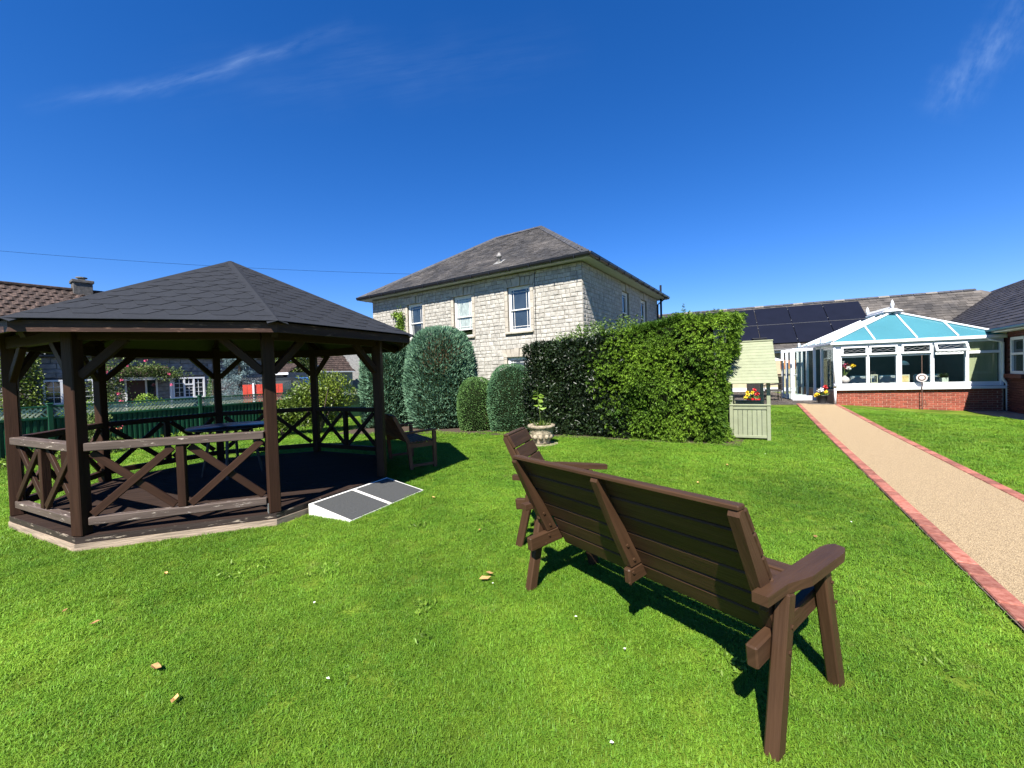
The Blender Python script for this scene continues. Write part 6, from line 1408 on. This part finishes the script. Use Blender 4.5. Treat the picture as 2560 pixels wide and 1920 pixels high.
def make_climbers():
    # ivy on the gable, climbing rose on the porch, small conifer at the window
    O = np.array([BP.x, BP.y, 0]); bd, bn = np.array(BD), np.array(BN)
    t = thing('ivy', 'dark ivy and shrubs growing up the bungalow wall', 'climber', tuple(O + bd * -5.0 + bn * 0.6)); n = 3600
    a = NP.normal(-5.05, 0.38, n); z = NP.uniform(0.0, 2.7, n); k = np.abs(a + 5.05) < 0.75 - 0.12 * z; a, z = a[k], z[k]; P = O + a[:, None] * bd + NP.uniform(0.4, 1.1, len(a))[:, None] * bn + np.stack([0 * z, 0 * z, z], 1); leaves('foliage', P, NP.normal(size=P.shape) + bn * 0.6, 0.10, 0.07, BUSHM, t); q = O + bd * -5.05 + bn * 0.6; MB().tube([tuple(q), tuple(q + (0, 0, 2.2))], 0.04, 6).build('stem', BARK, t)
    t = thing('climbing_rose', 'climbing rose with pink blooms over the bungalow porch', 'climber', tuple(O + bd * -2.7 + bn * 1.1)); Ps = []
    for (ca, cz_, sa, sz, k) in ((-2.85, 1.3, 0.28, 0.55, 2300), (-2.2, 2.1, 0.42, 0.16, 900), (-1.5, 2.15, 0.22, 0.14, 600), (-0.95, 1.95, 0.28, 0.14, 800)):
        a = NP.normal(ca, sa, k); z = NP.normal(cz_, sz, k); Ps.append(O + a[:, None] * bd + NP.uniform(0.85, 1.3, k)[:, None] * bn + np.stack([0 * z, 0 * z, np.clip(z, 0, 2.6)], 1))
    P = np.concatenate(Ps); leaves('foliage', P, NP.normal(size=P.shape) + bn * 0.5, 0.075, 0.05, ROSEM, t); q = O + bd * -2.85 + bn * 1.05; MB().tube([tuple(q), tuple(q + (0, 0, 1.9))], 0.03, 6).build('stem', BARK, t)
    for ca, cz_ in ((-2.5, 1.75), (-2.62, 1.2), (-1.75, 2.52), (-2.55, 0.9), (-1.0, 1.95), (-0.95, 1.5), (-2.9, 2.05), (-2.3, 2.3)):
        cc = O + ca * bd + 1.35 * bn + (0, 0, cz_); leaves('flower', np.repeat([cc], 24, 0) + NP.normal(size=(24, 3)) * 0.02, NP.normal(size=(24, 3)), 0.05, 0.035, PINKP, t, kind=None)
    leafy_bush('border_shrub', 'yellow flecked shrub below the bungalow door', 'bush', tuple(O + bd * -1.75 + bn * 1.9), 0.85, 0.5, 1.15, 2200, 0.07, 0.04, COVERM, 7, 5)
    leafy_bush('border_shrub', 'pale green shrub under the bungalow end window', 'bush', tuple(O + bd * -3.6 + bn * 1.6), 0.7, 0.5, 1.05, 1600, 0.07, 0.04, COVERM, 6, 5)
    c = O + bd * 0.75 + bn * 0.8; t = thing('dwarf_conifer', 'small dark conifer in front of the bungalow window', 'tree', tuple(c)); MB().tube([tuple(c), tuple(c + (0, 0, 1.6))], 0.04, 6).build('trunk', BARK, t)
    n = 2600; f = NP.uniform(0, 1, n) ** 1.3; a = NP.uniform(0, 6.28, n); rr = 0.45 * (1 - f * 0.85) * NP.uniform(0.5, 1, n); P = c + np.stack([rr * np.cos(a), rr * np.sin(a), 0.1 + f * 1.75], 1); leaves('foliage', P, np.stack([np.cos(a), np.sin(a), 0 * a + 0.3], 1) + NP.normal(size=P.shape) * 0.3, 0.09, 0.02, YEWG, t)
make_climbers()

# ---------------------------------------------------------------- grass
def make_grass():
    GM = bpy.data.materials.new('grass_blade'); GM.use_nodes = True; N, L = GM.node_tree.nodes, GM.node_tree.links; b = N['Principled BSDF']; b.inputs['Roughness'].default_value = 0.5; b.inputs['Specular IOR Level'].default_value = 0.18
    g = N.new('ShaderNodeNewGeometry'); n1_ = N.new('ShaderNodeTexNoise'); n1_.inputs['Scale'].default_value = 0.75; n1_.inputs['Detail'].default_value = 9; n1_.inputs['Roughness'].default_value = 0.74; L.new(g.outputs['Position'], n1_.inputs['Vector'])
    rp = N.new('ShaderNodeValToRGB'); e = rp.color_ramp.elements; e[0].position = 0.30; e[0].color = (0.060, 0.150, 0.012, 1); e[1].position = 0.70; e[1].color = (0.178, 0.315, 0.028, 1); L.new(n1_.outputs[0], rp.inputs[0])
    h = N.new('ShaderNodeHueSaturation'); mr = N.new('ShaderNodeMapRange'); mr.inputs['To Min'].default_value = 0.82; mr.inputs['To Max'].default_value = 1.26; L.new(g.outputs['Random Per Island'], mr.inputs[0]); L.new(mr.outputs[0], h.inputs['Value']); L.new(rp.outputs[0], h.inputs['Color'])
    oi = N.new('ShaderNodeObjectInfo'); r3 = N.new('ShaderNodeMapRange'); r3.inputs['To Min'].default_value = 0.485; r3.inputs['To Max'].default_value = 0.51; L.new(oi.outputs['Random'], r3.inputs[0]); L.new(r3.outputs[0], h.inputs['Hue'])
    big = N.new('ShaderNodeTexNoise'); big.inputs['Scale'].default_value = 0.33; big.inputs['Detail'].default_value = 3; L.new(g.outputs['Position'], big.inputs['Vector'])
    bm_ = N.new('ShaderNodeMapRange'); bm_.inputs['From Min'].default_value = 0.35; bm_.inputs['From Max'].default_value = 0.65; bm_.inputs['To Min'].default_value = 0.86; bm_.inputs['To Max'].default_value = 1.22; L.new(big.outputs[0], bm_.inputs[0])
    hb_ = N.new('ShaderNodeHueSaturation'); L.new(h.outputs[0], hb_.inputs['Color']); L.new(bm_.outputs[0], hb_.inputs['Value'])
    dry = N.new('ShaderNodeTexNoise'); dry.inputs['Scale'].default_value = 2.6; dry.inputs['Detail'].default_value = 8; dry.inputs['Roughness'].default_value = 0.75; L.new(g.outputs['Position'], dry.inputs['Vector'])
    dm = N.new('ShaderNodeMapRange'); dm.inputs['From Min'].default_value = 0.60; dm.inputs['From Max'].default_value = 0.72; dm.inputs['To Max'].default_value = 0.55; L.new(dry.outputs[0], dm.inputs[0])
    dx = N.new('ShaderNodeMix'); dx.data_type = 'RGBA'; dx.inputs['B'].default_value = (0.30, 0.30, 0.085, 1); L.new(dm.outputs[0], dx.inputs['Factor']); L.new(hb_.outputs[0], dx.inputs['A'])
    h = dx; hout = dx.outputs['Result']
    L.new(hout, b.inputs['Base Color']); tr = N.new('ShaderNodeBsdfTranslucent'); L.new(hout, tr.inputs[0]); mx = N.new('ShaderNodeMixShader'); mx.inputs[0].default_value = 0.28; L.new(b.outputs[0], mx.inputs[1]); L.new(tr.outputs[0], mx.inputs[2]); L.new(mx.outputs[0], N['Material Output'].inputs[0])
    tufts = bpy.data.collections.new('grass_tufts')      # not linked to the scene: only instanced
    for v in range(5):
        k = 110; a = NP.uniform(0, 6.28, k); rr = 0.085 * NP.uniform(0, 1, k) ** 0.6; hh = 0.012 + 0.028 * NP.uniform(0, 1, k) ** 1.6; w = NP.uniform(0.0013, 0.0027, k); d = NP.uniform(0, 6.28, k); lean = NP.uniform(0.35, 1.7, k)
        B = np.stack([rr * np.cos(a), rr * np.sin(a), np.full(k, -0.006)], 1); S = np.stack([-np.sin(d), np.cos(d), 0 * d], 1) * w[:, None]; D = np.stack([np.cos(d), np.sin(d), 0 * d], 1)
        m1 = B + D * (hh * lean * 0.35)[:, None] + np.stack([0 * hh, 0 * hh, hh * 0.62], 1); tp = B + D * (hh * lean)[:, None] + np.stack([0 * hh, 0 * hh, hh * (1.08 - 0.35 * lean)], 1)
        V = np.stack([B - S, B + S, m1 + S * 0.8, m1 - S * 0.8, tp], 1).reshape(-1, 3); i = np.arange(k)[:, None] * 5; F = np.concatenate([i + [[0, 1, 2]], i + [[0, 2, 3]], i + [[3, 2, 4]]], 0)
        me = arr_mesh('grass_tuft', V, F); me.materials.append(GM); ob = bpy.data.objects.new('grass_tuft', me); tufts.objects.link(ob)
    pts, scl = [], []
    octp = [goct(k, 2.145) for k in range(8)]
    def blocked(x, y):
        q = V2(x, y); s = q.dot(PN); 
        if P0 - 0.01 < s < P3 + 0.01: return True
        qq = q - GC
        if qq.length < 2.40 and all((octp[(k + 1) % 8] - octp[k]).cross(q - octp[k]).z > 0 for k in range(8)): return True
        a, bb = V2(-2.30, 4.565), V2(-1.765, 5.68); d = (bb - a).normalized(); n = V2(d.y, -d.x); u, v_ = (q - a).dot(d), (q - a).dot(n)
        if -0.01 < u < 1.25 and -0.25 < v_ < 0.62: return True
        hs, hd = (q - HB).dot(HD), (q - HB).dot(HN)
        if -0.3 < hs < 4.4 and hd > -0.03: return hd < 3
        if (q - F1).dot(CM) > -0.06 and (q - F1).dot(CD) > -4.6: return True
        if (q - W0).dot(E1) < 0.95 and x > 6: return True
        if (q - FB).dot(FN) > -0.75: return True
        if x < 1 and y > 11.0 + (0.2 if x < -2 else -0.25 * (x + 2)) and x > -5: return True
        return False
    def add(r0, r1, dens, s):
        n = int(dens * (r1 * r1 - r0 * r0) * rad(112) / 2); rr = np.sqrt(NP.uniform(r0 * r0, r1 * r1, n)); a = NP.uniform(rad(-56), rad(56), n)
        for x, y in zip(rr * np.sin(a), rr * np.cos(a)):
            if not blocked(x, y): pts.append((x, y, gz(x, y))); scl.append(s * R.uniform(0.75, 1.25))
    add(0.8, 3.2, 720, 0.70); add(3.2, 6.0, 430, 0.82); add(6.0, 10.0, 210, 1.02); add(10.0, 17.0, 85, 1.35)
    me = bpy.data.meshes.new('grass'); me.from_pydata(pts, [], []); at = me.attributes.new('tuft_scale', 'FLOAT', 'POINT'); at.data.foreach_set('value', scl)
    ob = link('grass', me, None); tag(ob, 'short mown bright green grass of the lawn', 'grass', kind='stuff')
    ng = bpy.data.node_groups.new('scatter_grass', 'GeometryNodeTree'); ng.interface.new_socket('Geometry', in_out='INPUT', socket_type='NodeSocketGeometry'); ng.interface.new_socket('Geometry', in_out='OUTPUT', socket_type='NodeSocketGeometry')
    A = lambda t: ng.nodes.new(t); gi, go = A('NodeGroupInput'), A('NodeGroupOutput'); ip = A('GeometryNodeInstanceOnPoints'); ci = A('GeometryNodeCollectionInfo'); ci.inputs['Collection'].default_value = tufts; ci.inputs['Separate Children'].default_value = True; ci.inputs['Reset Children'].default_value = True
    rv = A('FunctionNodeRandomValue'); rv.data_type = 'FLOAT_VECTOR'; rv.inputs[0].default_value = (-0.12, -0.12, 0); rv.inputs[1].default_value = (0.12, 0.12, 6.283); na = A('GeometryNodeInputNamedAttribute'); na.data_type = 'FLOAT'; na.inputs['Name'].default_value = 'tuft_scale'
    mp_ = A('GeometryNodeMeshToPoints'); l = ng.links; l.new(gi.outputs[0], mp_.inputs[0]); l.new(mp_.outputs[0], ip.inputs['Points']); l.new(ci.outputs[0], ip.inputs['Instance']); ip.inputs['Pick Instance'].default_value = True; l.new(rv.outputs[0], ip.inputs['Rotation']); l.new(na.outputs[0], ip.inputs['Scale']); l.new(ip.outputs[0], go.inputs[0])
    md = ob.modifiers.new('scatter', 'NODES'); md.node_group = ng
    # broad-leaved weeds
    wp, wd, wl2 = [], [], []
    for x, y, rr, k in ((-0.62, 2.62, 0.09, 30), (1.02, 2.05, 0.12, 34), (2.05, 2.02, 0.10, 26), (-0.55, 2.3, 0.05, 14), (-0.95, 4.1, 0.10, 30), (-1.5, 3.2, 0.15, 40), (-2.2, 3.3, 0.2, 60), (-0.35, 10.6, 0.15, 50), (-1.25, 11.0, 0.2, 60)):
        for _ in range(k): a = R.uniform(0, 6.28); q = rr * math.sqrt(R.random()); wp.append((x + q * math.cos(a), y + q * math.sin(a), 0.008 + R.random() * 0.014)); wd.append((R.gauss(0, 1), R.gauss(0, 1), 0.8)); wl2.append(R.uniform(0.02, 0.05))
    V, F = leaf_arrays(np.array(wp), np.array(wd), np.array(wl2), 0.014); ow = link('weeds', arr_mesh('weeds', V, F), COVERM); tag(ow, 'small patches of pale broad leaved weeds in the lawn', 'weeds', kind='stuff')
make_grass()
print('objects', len(bpy.data.objects))
